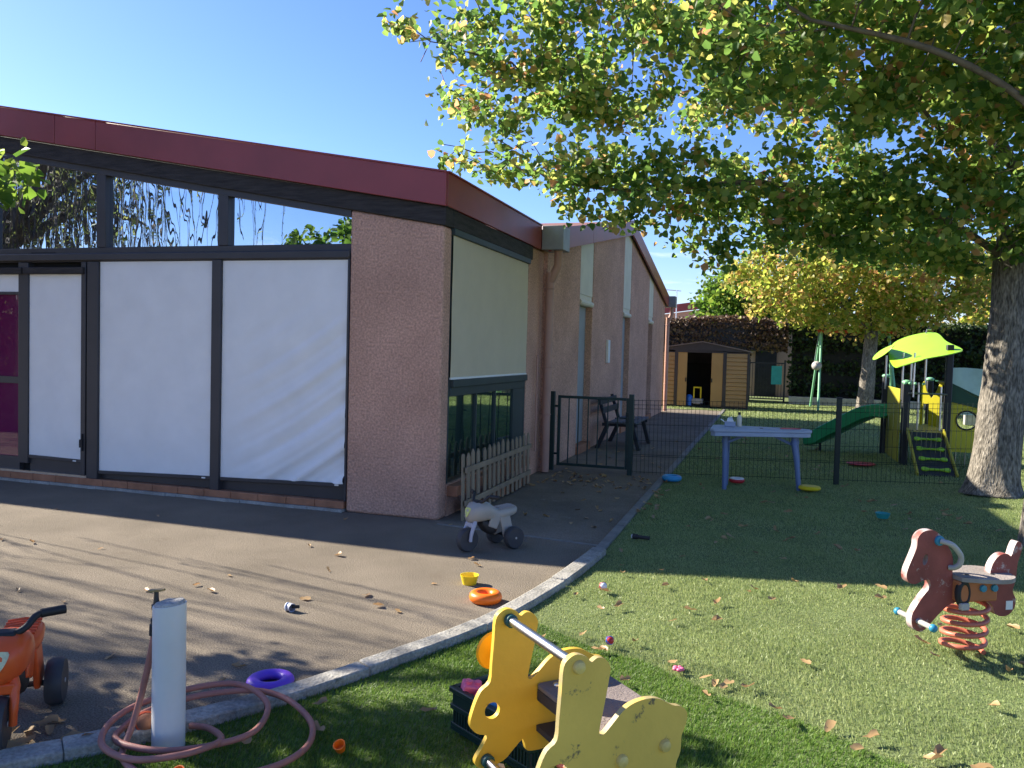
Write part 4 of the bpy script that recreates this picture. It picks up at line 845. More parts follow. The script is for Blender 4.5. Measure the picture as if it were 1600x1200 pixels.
roof_sheet([(4.42, 5.62), (4.52, 5.5), (4.72, 5.45), (4.77, 5.47), (5.0, 5.46), (5.2, 5.58), (5.27, 5.75), (5.16, 6.2), (5.12, 6.75), (4.9, 6.85), (4.55, 6.75), (4.42, 6.2)], lambda x_, y_: 1.47+.30*(x_-4.42)+.25*(y_-5.5)-.05*((x_-4.8)/.4)**2, 'lime')
roof_sheet([(4.40, 6.95), (4.44, 6.3), (4.43, 5.8), (4.33, 5.9), (4.27, 6.4), (4.28, 6.9), (4.34, 7.1)], lambda x_, y_: 1.56+.14*(x_-4.27)*8-.02*(y_-6.2), 'lime')
b = B(); b.tube([(4.6, 6.7, 1.78), (4.98, 6.8, 1.93), (5.0, 6.8, 2.02), (5.06, 6.8, 2.02)], .012, 8); b.build('roof_rod', M['steel'], ph, smooth=True)
# V-notched back board, left board, ramp with bone-shaped grips
Yp = frame_mat((5.13-5.13*.86, 6.95+5.13*.51, 0), (.86, -.51, 0), (0, 0, 1), (-.51, -.86, 0))
b = B(); b.plate([(4.97, .5), (5.02, .5), (5.02, .9), (5.10, .9), (5.10, .5), (5.28, .5), (5.28, 1.20), (5.24, 1.22), (5.2, 1.1), (5.13, .99), (5.06, 1.1), (5.02, 1.25), (4.98, 1.22)], .022, Yp); b.build('back_board', M['play_yellow'], ph, bevel=.004)
b = B(); b.box(4.535, 4.555, 5.85, 7.1, .12, 1.15); b.build('side_board', M['play_olive'], ph, bevel=.004)
RO = Vector((4.83, 4.56, .11)); RT = Vector((4.84, 5.56, .57)); rd = (RT-RO).normalized(); rx = Vector((1, 0, 0)); rn = rx.cross(rd)
mm = frame_mat(RO, rx, rd, rn); LR = (RT-RO).length
b = B(); b.plate([(-.21, .0), (.21, .0), (.19, LR), (-.19, LR)], .022, mm); b.build('ramp_board', M['play_post'], ph)
for s_ in (-1, 1):
    b = B(); b.plate([(0, -.02), (.07, -.02), (.07, LR+.04), (0, LR+.04)], .022, frame_mat(RO+rx*s_*.225-rn*.02, rn, rd, -rx)); b.build('ramp_side', M['play_olive'], ph, bevel=.004)
for k in range(4):
    c_ = .13+k*.255; b = B(); o_ = [(-.17, 0), (-.155, .036), (-.11, .036), (-.07, .016), (.07, .016), (.11, .036), (.155, .036), (.17, 0), (.155, -.036), (.11, -.036), (.07, -.016), (-.07, -.016), (-.11, -.036), (-.155, -.036)]
    b.plate(smooth_outline([(p, c_+q_) for p, q_ in o_[::-1]], 2), .02, frame_mat(RO+rn*.022, rx, rd, rn)); b.build('ramp_grip', M['lime'], ph, bevel=.003)
b = B(); b.box(4.64, 5.05, 5.57, 5.70, .55, .582); b.build('ramp_step', M['play_olive'], ph, bevel=.004)
# little house on the right: board with a porthole, dark green gable
b = B(); b.plate([(5.17, .30), (5.95, .30), (5.95, .80), (5.55, .985), (5.17, 1.06)], .024, frame_mat((0, 5.9, 0), (1, 0, 0), (0, 0, 1), (0, -1, 0)), [circle(5.40, .745, .125, 24)]); b.build('house_board', M['play_yellow'], ph, bevel=.004)
b = B(); b.torus(None, .128, .012, 28, 8, 1.4, frame_mat((5.40, 5.888, .745), (1, 0, 0), (0, 0, 1), (0, -1, 0))); b.build('porthole_rim', M['play_post'], ph, smooth=True)
b = B(); b.plate([(5.165, 1.0), (5.62, .90), (5.62, 1.0), (5.165, 1.26)], .02, frame_mat((0, 5.875, 0), (1, 0, 0), (0, 0, 1), (0, -1, 0))); b.build('house_gable', M['play_dkgreen'], ph, bevel=.004)
b = B(); b.add([(5.16, 5.86, 1.27), (5.75, 5.86, .98), (5.75, 6.9, .98), (5.16, 6.9, 1.27), (5.16, 5.86, 1.25), (5.75, 5.86, .96), (5.75, 6.9, .96), (5.16, 6.9, 1.25)], [(0, 1, 2, 3), (7, 6, 5, 4), (0, 4, 5, 1), (1, 5, 6, 2), (2, 6, 7, 3), (3, 7, 4, 0)]); b.build('house_roof', M['play_dkgreen'], ph)
for x_ in (5.28, 5.40, 5.52, 5.66): b = B(); b.tube([(x_, 5.9, .12), (x_, 5.9, .31)], .01, 6); b.build('house_stay', M['steel'], ph)
# slide: a trough swept down to the lawn
sp = smooth_path([(4.50, 6.85, .70), (4.35, 6.9, .70), (4.15, 7.0, .60), (3.85, 7.15, .40), (3.66, 7.25, .27), (3.54, 7.3, .20), (3.44, 7.35, .185)], 5)
vs = []; fs = []; prof = [(-.24, .16), (-.225, .17), (-.21, .155), (-.19, .03), (-.15, 0), (.15, 0), (.19, .03), (.21, .155), (.225, .17), (.24, .16), (.225, -.01), (.17, -.035), (-.17, -.035), (-.225, -.01)]
for i, p in enumerate(sp):
    d = (sp[min(i+1, len(sp)-1)]-sp[max(i-1, 0)]).normalized(); sd = Vector((d.y, -d.x, 0)).normalized(); nn_ = sd.cross(d)
    if nn_.z < 0: nn_ = -nn_
    for a, c_ in prof: vs.append(p+sd*a+nn_*c_)
n = len(prof)
for i in range(len(sp)-1):
    for j in range(n): fs.append((i*n+j, i*n+(j+1) % n, (i+1)*n+(j+1) % n, (i+1)*n+j))
fs += [tuple(range(n)), tuple((len(sp)-1)*n+j for j in reversed(range(n)))]
B().add(vs, fs).build('slide', M['play_green'], ph, smooth=True, ang=50)
b = B(); b.tube([(3.6, 7.28, .02), (3.6, 7.28, .2)], .02, 8); b.build('slide_foot', M['play_post'], ph)

# ------------------------------------------------------------------ swing
sw = thing('swing_frame', 'pale green swing A frame with a red top bar beyond the fence', 'swing', (5.2, 20, 0))
for p0, p1 in (((4.18, 19.2, 0), (4.24, 20.1, 2.36)), ((4.05, 21.2, 0), (4.22, 20.1, 2.36)), ((6.35, 19.3, 0), (6.12, 20.1, 2.36)), ((6.45, 21.2, 0), (6.14, 20.1, 2.36))):
    b = B(); b.tube([p0, p1], .035, 10); b.build('leg', M['swing_green'], sw, smooth=True)
b = B(); b.tube([(4.1, 20.1, 2.38), (6.25, 20.1, 2.38)], .045, 10); b.build('top_bar', M['swing_red'], sw, smooth=True)
b = B(); b.ball((4.12, 19.7, 1.32), .19, 14, 9, (.8, 1.2, .75)); b.build('bucket_seat', M['handle_grey'], sw, smooth=True)
for dx in (-.08, .12): b = B(); b.tube([(4.12+dx, 19.75, 1.4), (4.2+dx*.5, 20.1, 2.34)], .01, 6); b.build('rope', M['steel'], sw)

# ------------------------------------------------------------------ garden shed
sh = thing('garden_shed', 'ochre metal garden shed with brown trim and its doors slid open', 'shed', (.95, 18.7, 0))
SX0, SX1, SY0, SY1, SE, SR, XM = -.45, 2.17, 18.0, 19.6, 1.70, 1.95, .86
def slats(x0, x1):
    z = .06; 
    while z < 1.62:
        b = B(); b.add([(x0, SY0, z), (x1, SY0, z), (x1, SY0-.03, z+.004), (x0, SY0-.03, z+.004), (x0, SY0, z+.112), (x1, SY0, z+.112), (x1, SY0-.004, z+.112), (x0, SY0-.004, z+.112)], [(0, 3, 2, 1), (4, 5, 6, 7), (2, 3, 7, 6), (0, 1, 5, 4), (1, 2, 6, 5), (3, 0, 4, 7)]); b.build('wall_slat', M['shed'], sh); z += .12
slats(SX0, .06); slats(1.56, SX1-.03)
for x0, x1 in ((SX0-.03, SX0+.02), (.06, .155), (1.46, 1.56), (SX1-.03, SX1+.03)):
    b = B(); b.box(x0, x1, SY0-.03, SY0+.03, 0, 1.66); b.build('corner_trim', M['shed_trim'], sh, bevel=.004)
for x0, x1 in ((.155, .425), (1.13, 1.46)):
    b = B(); b.box(x0, x1, SY0-.012, SY0+.01, .04, 1.62); d_ = b.build('door', M['shed'], sh, bevel=.003)
    b = B(); xx = .40 if x0 < .5 else 1.15; b.box(xx-.015, xx+.015, SY0-.04, SY0-.0125, .75, .87); b.build('door_handle', M['rubber'], d_, bevel=.004)
b = B(); b.plate([(SX0, 1.60), (SX1, 1.60), (SX1, 1.665), (XM, SR-.025), (SX0, 1.705)], .02, frame_mat((0, SY1-.035, 0), (1, 0, 0), (0, 0, 1), (0, -1, 0))); b.build('back_gable', M['shed_trim'], sh)
b = B(); b.box(.2, 1.4, SY1-.5, SY1-.06, .03, 1.3); b.build('shade_box', M['dark'], sh)  # dark box added so the open doorway looks unlit inside
b = B(); b.box(.06, 1.56, SY0-.025, SY0+.025, 1.62, 1.68); b.build('door_header', M['shed_trim'], sh)
b = B(); b.plate([(SX0-.05, 1.685), (SX1+.05, 1.655), (SX1+.05, 1.69), (XM, SR-.02), (SX0-.05, 1.72)], .05, frame_mat((0, SY0, 0), (1, 0, 0), (0, 0, 1), (0, -1, 0))); b.build('gable_board', M['shed_trim'], sh)
for xa, za, xb, zb in ((SX0-.1, 1.735, XM, SR+.01), (XM, SR+.01, SX1+.1, 1.69)):
    b = B(); b.add([(xa, SY0-.06, za), (xb, SY0-.06, zb), (xb, SY1, zb), (xa, SY1, za), (xa, SY0-.06, za-.03), (xb, SY0-.06, zb-.03), (xb, SY1, zb-.03), (xa, SY1, za-.03)], [(0, 1, 2, 3), (7, 6, 5, 4), (0, 4, 5, 1), (1, 5, 6, 2), (2, 6, 7, 3), (3, 7, 4, 0)]); b.build('roof_sheet', M['shed_roof'], sh)
for x0, x1, y0, y1 in ((SX0, SX0+.02, SY0+.03, SY1), (SX1-.02, SX1, SY0+.03, SY1), (SX0+.02, SX1-.02, SY1-.02, SY1)):
    b = B(); b.box(x0, x1, y0, y1, 0, 1.70 if x1-x0 < .1 and x0 < 0 else 1.66); b.build('wall_sheet', M['shed_trim'], sh)
for xa, xb in ((SX0, .06), (1.56, SX1-.03)): b = B(); b.box(xa, xb, SY0+.001, SY0+.02, .0, 1.64); b.build('wall_backing', M['shed_trim'], sh)
b = B(); b.box(SX0+.02, SX1-.02, SY0+.03, SY1-.02, .0, .03); b.build('shed_floor', M['dark'], sh)
tc = thing('toy_cart', 'small yellow framed toy car inside the shed doorway', 'toy car', (.72, 18.25, .03))
for x_ in (.63, .83): b = B(); b.box(x_-.02, x_+.02, 18.2, 18.24, .25, .56); b.build('frame_post', M['yellow_p'], tc, bevel=.005)
b = B(); b.box(.61, .85, 18.2, 18.24, .561, .60); b.build('frame_top', M['yellow_p'], tc, bevel=.005)
b = B(); b.box(.56, .9, 18.15, 18.5, .08, .25); b.build('body', M['handle_grey'], tc, bevel=.03)
for x_ in (.6, .86): b = B(); b.tube([(x_-.03, 18.2, .09), (x_+.03, 18.2, .09)], .06, 14); b.build('wheel', M['rubber'], tc, smooth=True)
b = B(); b.lathe([(.0, .03), (.09, .03), (.10, .30), (.05, .36), (0, .37)], 16, Matrix.Translation((.5, 18.22, 0))); solo(b, 'blue_drum', M['blue'], 'blue plastic drum just inside the shed door', 'drum', (.5, 18.22, .03), smooth=True)

# ------------------------------------------------------------------ things along the back of the garden
def leafcloud(P, Nrm, size, fold=.18, jit=.9):
    """heart-shaped folded leaves at points P with preferred normals"""
    n = len(P); nr = Nrm + rng.normal(0, jit, (n, 3)); nr /= np.linalg.norm(nr, axis=1)[:, None]
    d = rng.normal(0, 1, (n, 3)); d[:, 2] -= .5; d -= nr*(d*nr).sum(1)[:, None]; d /= np.linalg.norm(d, axis=1)[:, None]
    s_ = np.cross(nr, d); sz = size*rng.uniform(.6, 1.25, n)
    T = np.array([(0, 0, 0), (-.48, .22, fold), (-.40, .68, fold*.9), (0, 1.05, -.05), (.40, .68, fold*.9), (.48, .22, fold)])
    V = P[:, None, :] + sz[:, None, None]*(T[None, :, 0:1]*s_[:, None, :] + T[None, :, 1:2]*d[:, None, :] + T[None, :, 2:3]*nr[:, None, :])
    base = np.arange(n)[:, None]*6
    F = np.concatenate([base+np.array([[0, 3, 2, 1]]), base+np.array([[0, 5, 4, 3]])], 1)
    return V.reshape(-1, 3), F.ravel()
def hedge_thing(name, label, x0, x1, y0, y1, z0, z1, m, n, size, core, cat='hedge'):
    t = thing(name, label, cat, ((x0+x1)/2, (y0+y1)/2, z0)); o0 = np.array(((x0+x1)/2, (y0+y1)/2, z0))
    b = B(); b.box(x0+.12, x1-.12, y0+.14, y1-.1, z0, z1-.16); b.build('twig_core', M[core], t)
    A = np.array([(x1-x0)*(z1-z0), (x1-x0)*(y1-y0), (y1-y0)*(z1-z0)*.5]); A /= A.sum()
    k = rng.choice(3, n, p=A); u = rng.random(n); v = rng.random(n)
    P = np.empty((n, 3)); Nn = np.zeros((n, 3)); dep = rng.exponential(.07, n)
    bx_ = .10*np.sin(u*17)+.07*np.sin(v*23+u*7)
    f0 = k == 0; P[f0] = np.stack([x0+u*(x1-x0), y0+dep+bx_, z0+v*(z1-z0)], -1)[f0]; Nn[f0] = (0, -1, .3)
    f1 = k == 1; P[f1] = np.stack([x0+u*(x1-x0), y0+v*(y1-y0), z1-dep+bx_*.6], -1)[f1]; Nn[f1] = (0, -.2, 1)
    f2 = k == 2; P[f2] = np.stack([x1-dep, y0+u*(y1-y0), z0+v*(z1-z0)], -1)[f2]; Nn[f2] = (1, 0, .2)
    V, F = leafcloud(P-o0, Nn, size); np_mesh('foliage', V, F, 4, M[m], t)['kind'] = 'stuff'
    return t
hedge_thing('brown_hedge', 'tall clipped brown hedge behind the garden shed', -9, 3.3, 22.6, 24.2, 1.75, 2.85, 'leaf_hedge', 16000, .085, 'bench')
hedge_thing('brown_hedge', 'lower shaded part of the brown hedge directly behind the shed', -9, 2.05, 22.75, 24.1, 0, 1.75, 'leaf_hedge', 5000, .085, 'bench')
hedge_thing('ivy_hedge', 'dark ivy covered hedge running along behind the swing', 3.36, 26, 22.6, 24.3, 0.0, 2.75, 'leaf_ivy', 26000, .11, 'dark')
lw = thing('garden_wall', 'low pale concrete retaining wall at the foot of the ivy hedge', 'wall', (9, 22.1, 0))
for i in range(8): b = B(); b.box(3.4+i*1.6, 3.4+i*1.6+1.59, 22.0, 22.2, 0, .25); b.build('wall_block', M['concrete'], lw, bevel=.01)
fg = thing('far_gate', 'dark metal bar gate in the gap beside the shed with a green panel', 'gate', (2.7, 22.5, 0))
for x_ in (2.1, 3.25): b = B(); b.box(x_-.03, x_+.03, 22.47, 22.53, 0, 1.45); b.build('gate_post', M['play_post'], fg)
for z_ in (.1, 1.32): b = B(); b.box(2.13, 3.22, 22.485, 22.515, z_, z_+.04); b.build('gate_rail', M['play_post'], fg)
for i in range(11): x_ = 2.2+i*.095; b = B(); b.box(x_-.009, x_+.009, 22.49, 22.51, .14, 1.32); b.build('gate_bar', M['play_post'], fg)
b = B(); b.box(2.82, 3.16, 22.46, 22.484, .62, 1.25); b.build('letter_panel', M['teal'], fg)
b = B(); b.add([(1.5, 22.9, -.02), (4.5, 22.9, -.02), (4.5, 40, -.02), (1.5, 40, -.02)], [(0, 1, 2, 3)]); structure(b, 'far_pavement', M['paving'])
fh = thing('far_wall', 'pinkish wall with a dark door seen through the far gate', 'wall', (2.8, 27, 0))
b = B(); b.box(1.0, 6, 27, 27.3, 0, 2.6); b.build('wall', M['far_wall'], fh)
b = B(); b.box(2.2, 3.0, 26.95, 27.0, 0, 2.1); b.build('door', M['bench'], fh)
# windbreak screen on the right
wb = thing('windbreak_screen', 'pale teal mesh windbreak panel on posts behind the big trunk', 'screen', (8, 14, 0))
vs = []; fs = []
for j in range(13):
    for i in range(61): u, v = i/60, j/12; vs.append((6.7+u*5.4, 14+u*1.5+.02*math.sin(u*60+v*3), .35+v*1.06+.012*math.sin(u*31)*v))
for j in range(12):
    for i in range(60): a = j*61+i; fs.append((a, a+1, a+62, a+61))
B().add(vs, fs).build('mesh_sheet', M['tealnet'], wb, smooth=True, ang=180)
for i in range(5): u = i/4; b = B(); b.tube([(6.7+u*5.4, 14.03+u*1.5, 0), (6.7+u*5.4, 14.03+u*1.5, 1.45)], .025, 8); b.build('post', M['steel'], wb)
b = B(); b.box(7.4, 12, 15.8, 16.0, 0, .55); solo(b, 'garden_wall', M['concrete'], 'low pale wall behind the windbreak on the far right', 'wall', (9.7, 15.9, 0), bevel=.01)
# far house with red roof edge
fhx = thing('far_house', 'distant pink house with a red roof edge above the hedge', 'house', (-1, 55, 0))
b = B(); b.plate([(-8, 0), (3.5, 0), (3.5, 4.3), (-1.4, 5.05), (-8, 4.1)], 8, frame_mat((0, 59.5, 0), (1, 0, 0), (0, 0, 1), (0, -1, 0))); b.build('wall', M['far_wall'], fhx)
for p0, p1 in (((-8.5, 55, 4.35), (-1.4, 55, 5.35)), ((-1.4, 55, 5.35), (3.8, 55, 4.65))):
    b = B(); b.bar(p0, p1, .4, .55, (0, 0, 1)); b.build('roof_edge', M['far_roof'], fhx)
b = B(); b.box(-2.6, -1.2, 55.4, 55.48, 3.7, 4.5); b.build('window', M['dark'], fhx)
b = B(); b.box(-2.7, -1.1, 55.3, 55.55, 3.62, 3.7); b.build('window_sill', M['brick'], fhx)
b = B(); b.box(-.9, .9, 55.25, 55.48, 3.4, 4.2); b.build('balcony_panel', M['brick'], fhx)
b = B(); b.box(-1.9, -1.5, 55.6, 56, 5.2, 6.1); b.build('chimney', M['orange'], fhx)
b = B(); b.tube([(-4.0, 54.5, 3.5), (-4.0, 54.5, 6.3)], .04, 6); b.build('antenna_mast', M['steel'], fhx)
b = B(); b.tube([(-4.9, 54.5, 6.3), (-3.7, 54.5, 6.2)], .03, 6); b.build('antenna_boom', M['steel'], fhx)

# ------------------------------------------------------------------ trees
def colonize(att, nodes, par, step=.22, di=1.6, dk=.34, iters=140, grav=0.0):
    nodes = [np.array(p, float) for p in nodes]; par = list(par)
    A = att.copy(); N = np.array(nodes)
    D = np.linalg.norm(A[:, None]-N[None], axis=2); near = D.argmin(1); dist = D.min(1)
    for it in range(iters):
        use = dist < di
        if not use.any(): 
            di *= 1.3
            if di > 8: break
            continue
        dirs = {}
        dv = A[use]-np.array(nodes)[near[use]]; dv /= np.linalg.norm(dv, axis=1)[:, None]+1e-9
        for k_, d_ in zip(near[use], dv): dirs[k_] = dirs.get(k_, 0)+d_
        new = []
        for k_, d_ in dirs.items():
            d_ = d_/(np.linalg.norm(d_)+1e-9)+rng.normal(0, .14, 3); d_[2] -= grav; d_ /= np.linalg.norm(d_)+1e-9
            new.append((k_, nodes[k_]+d_*step))
        if not new: break
        s0 = len(nodes)
        for k_, p in new: nodes.append(p); par.append(k_)
        NN = np.array([p for _, p in new]); D = np.linalg.norm(A[:, None]-NN[None], axis=2); m_ = D.min(1); a_ = D.argmin(1)
        up_ = m_ < dist; near[up_] = s0+a_[up_]; dist[up_] = m_[up_]
        al = dist > dk; A, near, dist = A[al], near[al], dist[al]
        if len(A) == 0: break
    return np.array(nodes), np.array(par)
def tree_mesh(nodes, par, rtip, expo, rmax):
    n = len(nodes); rad = np.zeros(n); kids = [[] for _ in range(n)]
    for i in range(1, n): kids[par[i]].append(i)
    for i in range(n-1, -1, -1):
        rad[i] = rtip if not kids[i] else (sum(rad[k]**expo for k in kids[i]))**(1/expo)
    rad = np.minimum(rad, rmax)
    b = B(); stack = [(0, None)]; done = set()
    while stack:
        i, p0 = stack.pop(); ch = [] if p0 is None else [p0]; rr = [] if p0 is None else [rad[i]]
        j = i
        while True:
            ch.append(j); rr.append(rad[j])
            if not kids[j]: break
            ks = sorted(kids[j], key=lambda k: -rad[k])
            for k in ks[1:]: stack.append((k, j))
            j = ks[0]
        if len(ch) > 1: b.tube([nodes[k] for k in ch], rr, 9 if rr[0] > .06 else (6 if rr[0] > .02 else 3), caps=False)
    return b, rad, kids
def ell(n, c, r): 
    p = rng.normal(0, 1, (n, 3)); p /= np.linalg.norm(p, axis=1)[:, None]; return np.array(c)+p*(rng.random(n)**.38)[:, None]*np.array(r)
def make_tree(name, label, trunk, limbs, att, leafm, nleaf, lsize, rtip=.0045, expo=2.15, rmax=.3, step=.22, dk=.34, di=1.6, spread=.13, barkm='branch', trunkm='bark', droop=0., keepf=None, group=None, clump=0, wfun=None):
    """trunk: [(x,y,z,r)...]; limbs: polylines starting at a trunk point"""
    base = trunk[0][:3]; t = thing(name, label, 'tree', base, 0, group); o0 = np.array(base)
    b = B(); tp = smooth_path([p[:3] for p in trunk], 4); k = len(tp); rs = [np.interp(i/(k-1)*(len(trunk)-1), range(len(trunk)), [p[3] for p in trunk]) for i in range(k)]
    b.tube(tp, rs, 26)
    # bark furrows and root flare in the mesh itself
    for i, v in enumerate(b.v):
        ring_ = i//26; c_ = tp[min(ring_, k-1)]; a = math.atan2(v[1]-c_.y, v[0]-c_.x); d = Vector(v)-c_; q_ = 1+.035*math.sin(a*11+v[2]*3)+.03*math.sin(a*7-v[2]*5)+(.10*math.sin(a*5+1)*max(0, 1-(v[2]-base[2])/.5) if v[2]-base[2] < .5 else 0); b.v[i] = tuple(c_+d*q_)
    b.build('trunk', M[trunkm], t, smooth=True, ang=180)
    nodes = [trunk[-1][:3]]; par = [0]
    for lb in limbs:
        pts = smooth_path(lb, 5)
        st = 0
        dmin = [np.linalg.norm(np.array(nodes[i])-np.array(pts[0])) for i in range(len(nodes))]; st = int(np.argmin(dmin))
        for p in pts:
            nodes.append(tuple(p)); par.append(st); st = len(nodes)-1
    N_, P_ = colonize(att, nodes, par, step, di, dk, grav=droop)
    bb, rad, kids = tree_mesh(N_, P_, rtip, expo, rmax)
    bb.build('limbs', M[barkm], t, smooth=True, ang=180)
    tw = np.where(rad < rtip*2.6)[0]; tw = tw[tw > len(nodes)]
    if len(tw) == 0: tw = np.arange(len(N_))
    if clump:
        w_ = np.ones(len(tw)) if wfun is None else wfun(N_[tw]); w_ = w_/w_.sum()
        cen = rng.choice(tw, max(nleaf//clump, 1), p=w_); cs = rng.uniform(.6, 1.3, len(cen)); pick = rng.integers(len(cen), size=nleaf)
        off = rng.normal(0, 1, (nleaf, 3))*np.array((spread, spread, spread*.6))*cs[pick][:, None]; P = N_[cen[pick]] + off; P[:, 2] -= .05
    else:
        pick = rng.choice(tw, nleaf); P = N_[pick] + rng.normal(0, spread, (nleaf, 3)); P[:, 2] -= .04
    if keepf is not None: P = P[keepf(P)]
    thick = N_[(rad > .035)]
    if clump and len(thick):
        dmin = np.min(np.stack([np.linalg.norm(P-q_, axis=1) for q_ in thick]), axis=0); P = P[dmin > .26]
    V, F = leafcloud(P-o0, np.tile((0, 0, .75), (len(P), 1)), lsize); np_mesh('crown', V, F, 4, M[leafm], t)['kind'] = 'stuff'
    return t
ground_b = gz(5.15, 3.3)
attA = np.concatenate([ell(1500, (3.9, 3.0, 5.4), (4.3, 3.4, 2.5)), ell(420, (1.2, 2.0, 4.5), (2.1, 1.6, 1.55)), ell(340, (-.15, 1.7, 5.0), (1.4, 1.3, 1.6)), ell(300, (2.5, 2.6, 3.1), (1.5, 1.2, .55)), ell(420, (4.3, 3.0, 3.05), (1.9, 1.6, .7)), ell(60, (2.1, 2.5, 2.8), (.5, .4, .4)), ell(40, (1.0, 1.9, 3.0), (.5, .4, .3))])
def lowA(P): 
    lim = np.interp(P[:, 0], [-1.2, .3, 1.2, 2.2, 3.0, 4.8, 7], [3.35, 3.0, 2.82, 2.45, 2.62, 2.5, 2.6]); return (P[:, 2] > lim) & (P[:, 2] > 3.45-10*(P[:, 0] > .25))
attA = attA[lowA(attA)]
make_tree('linden_tree', 'big linden tree with a thick grey trunk spreading over the whole lawn',
          [(5.15, 3.3, ground_b-.05, .335), (5.16, 3.32, ground_b+.12, .262), (5.19, 3.34, .7, .225), (5.24, 3.38, 1.5, .21), (5.28, 3.42, 2.2, .205), (5.30, 3.44, 2.65, .22), (5.32, 3.46, 2.95, .21)],
          [[(5.28, 3.42, 2.6), (4.8, 3.3, 2.95), (4.2, 3.0, 3.2), (3.4, 2.75, 3.33), (2.6, 2.4, 3.4), (1.9, 2.15, 3.33), (1.2, 1.95, 3.28), (.5, 1.7, 3.35)],
           [(5.32, 3.46, 2.9), (5.35, 3.5, 3.4), (5.1, 3.4, 3.9), (4.6, 3.2, 4.5), (3.9, 3.0, 4.95), (3.1, 2.6, 5.3), (2.2, 2.3, 5.6)],
           [(5.32, 3.46, 2.9), (5.6, 3.7, 3.6), (5.9, 4.0, 4.6), (6.1, 4.2, 5.6)], [(4.6, 3.2, 4.5), (3.8, 2.6, 4.6), (2.6, 2.1, 4.6), (1.3, 1.9, 4.5), (.2, 1.6, 4.4)], [(5.3, 3.44, 2.7), (5.0, 2.9, 3.1), (4.5, 2.2, 3.5), (4.0, 1.6, 3.9)]],
          attA, 'leaf', 66000, .08, rmax=.15, keepf=lowA, clump=24, spread=.145, dk=.42, rtip=.0055, wfun=lambda Q: np.interp(Q[:, 0], [-1, 1.5, 3.2, 5], [.6, .6, .95, 1.2]))
gB = gz(4.8, .62)
attB = ell(700, (4.3, .5, 5.0), (3.2, 2.0, 1.7)); attB = attB[attB[:, 2] > 3.55]
make_tree('linden_tree', 'nearer young linden whose slim trunk stands at the right edge of the lawn',
          [(4.835, .66, gB-.05, .12), (4.84, .66, gB+.1, .095), (4.9, .68, 1.2, .085), (4.98, .7, 2.4, .08), (5.0, .7, 3.1, .075)],
          [[(5.0, .7, 3.05), (4.6, .6, 3.6), (3.9, .45, 4.0), (3.0, .3, 4.25)], [(5.0, .7, 3.05), (5.0, .6, 3.8), (4.8, .5, 4.6)]],
          attB, 'leaf', 9000, .085, rmax=.07, clump=18, spread=.15, dk=.42, keepf=lambda P: P[:, 2] > 3.5)
att2 = ell(900, (5.3, 19.6, 4.0), (4.1, 2.4, 1.75)); att2 = att2[(att2[:, 2] > 2.25)]
make_tree('linden_tree', 'yellow brown autumn linden standing behind the swing and playhouse',
          [(5.5, 19.6, -.05, .33), (5.5, 19.6, .2, .24), (5.55, 19.6, 1.2, .2), (5.6, 19.6, 2.4, .18)], [[(5.6, 19.6, 2.35), (5.5, 19.6, 3.4), (5.3, 19.5, 4.3)], [(5.6, 19.6, 2.35), (4.6, 19.4, 3.2), (3.4, 19.3, 3.7)], [(5.6, 19.6, 2.35), (6.6, 19.6, 3.2), (7.8, 19.5, 3.7)]],
          att2, 'leaf_autumn', 15000, .13, step=.3, dk=.4, rmax=.14, spread=.17)
for (x, y, z, rx_, rz_, m_, nl, lb) in ((1.9, 27.5, 3.6, 2.2, 1.6, 'leaf_bright', 6500, 'fresh green leafy tree rising behind the brown hedge'), (6.0, 30, 4.2, 3.2, 2.2, 'leaf_ivy', 6000, 'dark evergreen tree behind the autumn linden'), (12, 27, 4.0, 4.5, 2.4, 'leaf_autumn', 8000, 'turning tree behind the hedge on the far right')):
    at = ell(420, (x, y, z), (rx_, rx_*.8, rz_)); make_tree('background_tree', lb, [(x, y, -.05, .16), (x, y, .8, .13), (x, y, max(z-rz_*.9, 1.5), .11)], [[(x, y, max(z-rz_*.9, 1.5)), (x+.1, y, z)]], at, m_, nl, .17, step=.35, dk=.5, rmax=.08, spread=.2)
# weeping willow left of the frame: seen in the high windows, and its shade falls on the courtyard
wl = thing('weeping_willow', 'weeping willow beside the courtyard, mirrored in the high windows', 'tree', (-9.4, -3.5, 0)); WO = np.array((-9.4, -3.5, 0))
b = B(); b.tube(smooth_path([(-9.4, -3.5, -.05), (-9.35, -3.5, 1.0), (-9.2, -3.4, 2.2), (-9.25, -3.45, 3.2)], 4), [.3]*4+[.26]*4+[.22]*5, 16); b.build('trunk', M['bark'], wl, smooth=True, ang=180)
b = B(); tips = []
for k in range(20):
    a = k*2.4; rr = rng.uniform(1.6, 5.2); x, y = -9.25+rr*math.cos(a), -3.45+rr*math.sin(a)*.56; zt_ = rng.uniform(3.4, 6.0)
    pts = smooth_path([(-9.25, -3.45, 3.0), (-9.25+(x+9.25)*.3, -3.45+(y+3.45)*.3, 3.8), (-9.25+(x+9.25)*.7, -3.45+(y+3.45)*.7, zt_), (x, y, zt_-.1)], 6); b.tube(pts, [float(np.interp(i, [0, len(pts)-1], [.11, .02])) for i in range(len(pts))], 7); tips += [np.array(p) for p in pts[6:]]
b.build('limbs', M['branch'], wl, smooth=True, ang=180)
b = B(); LP = []; tips = np.array(tips)
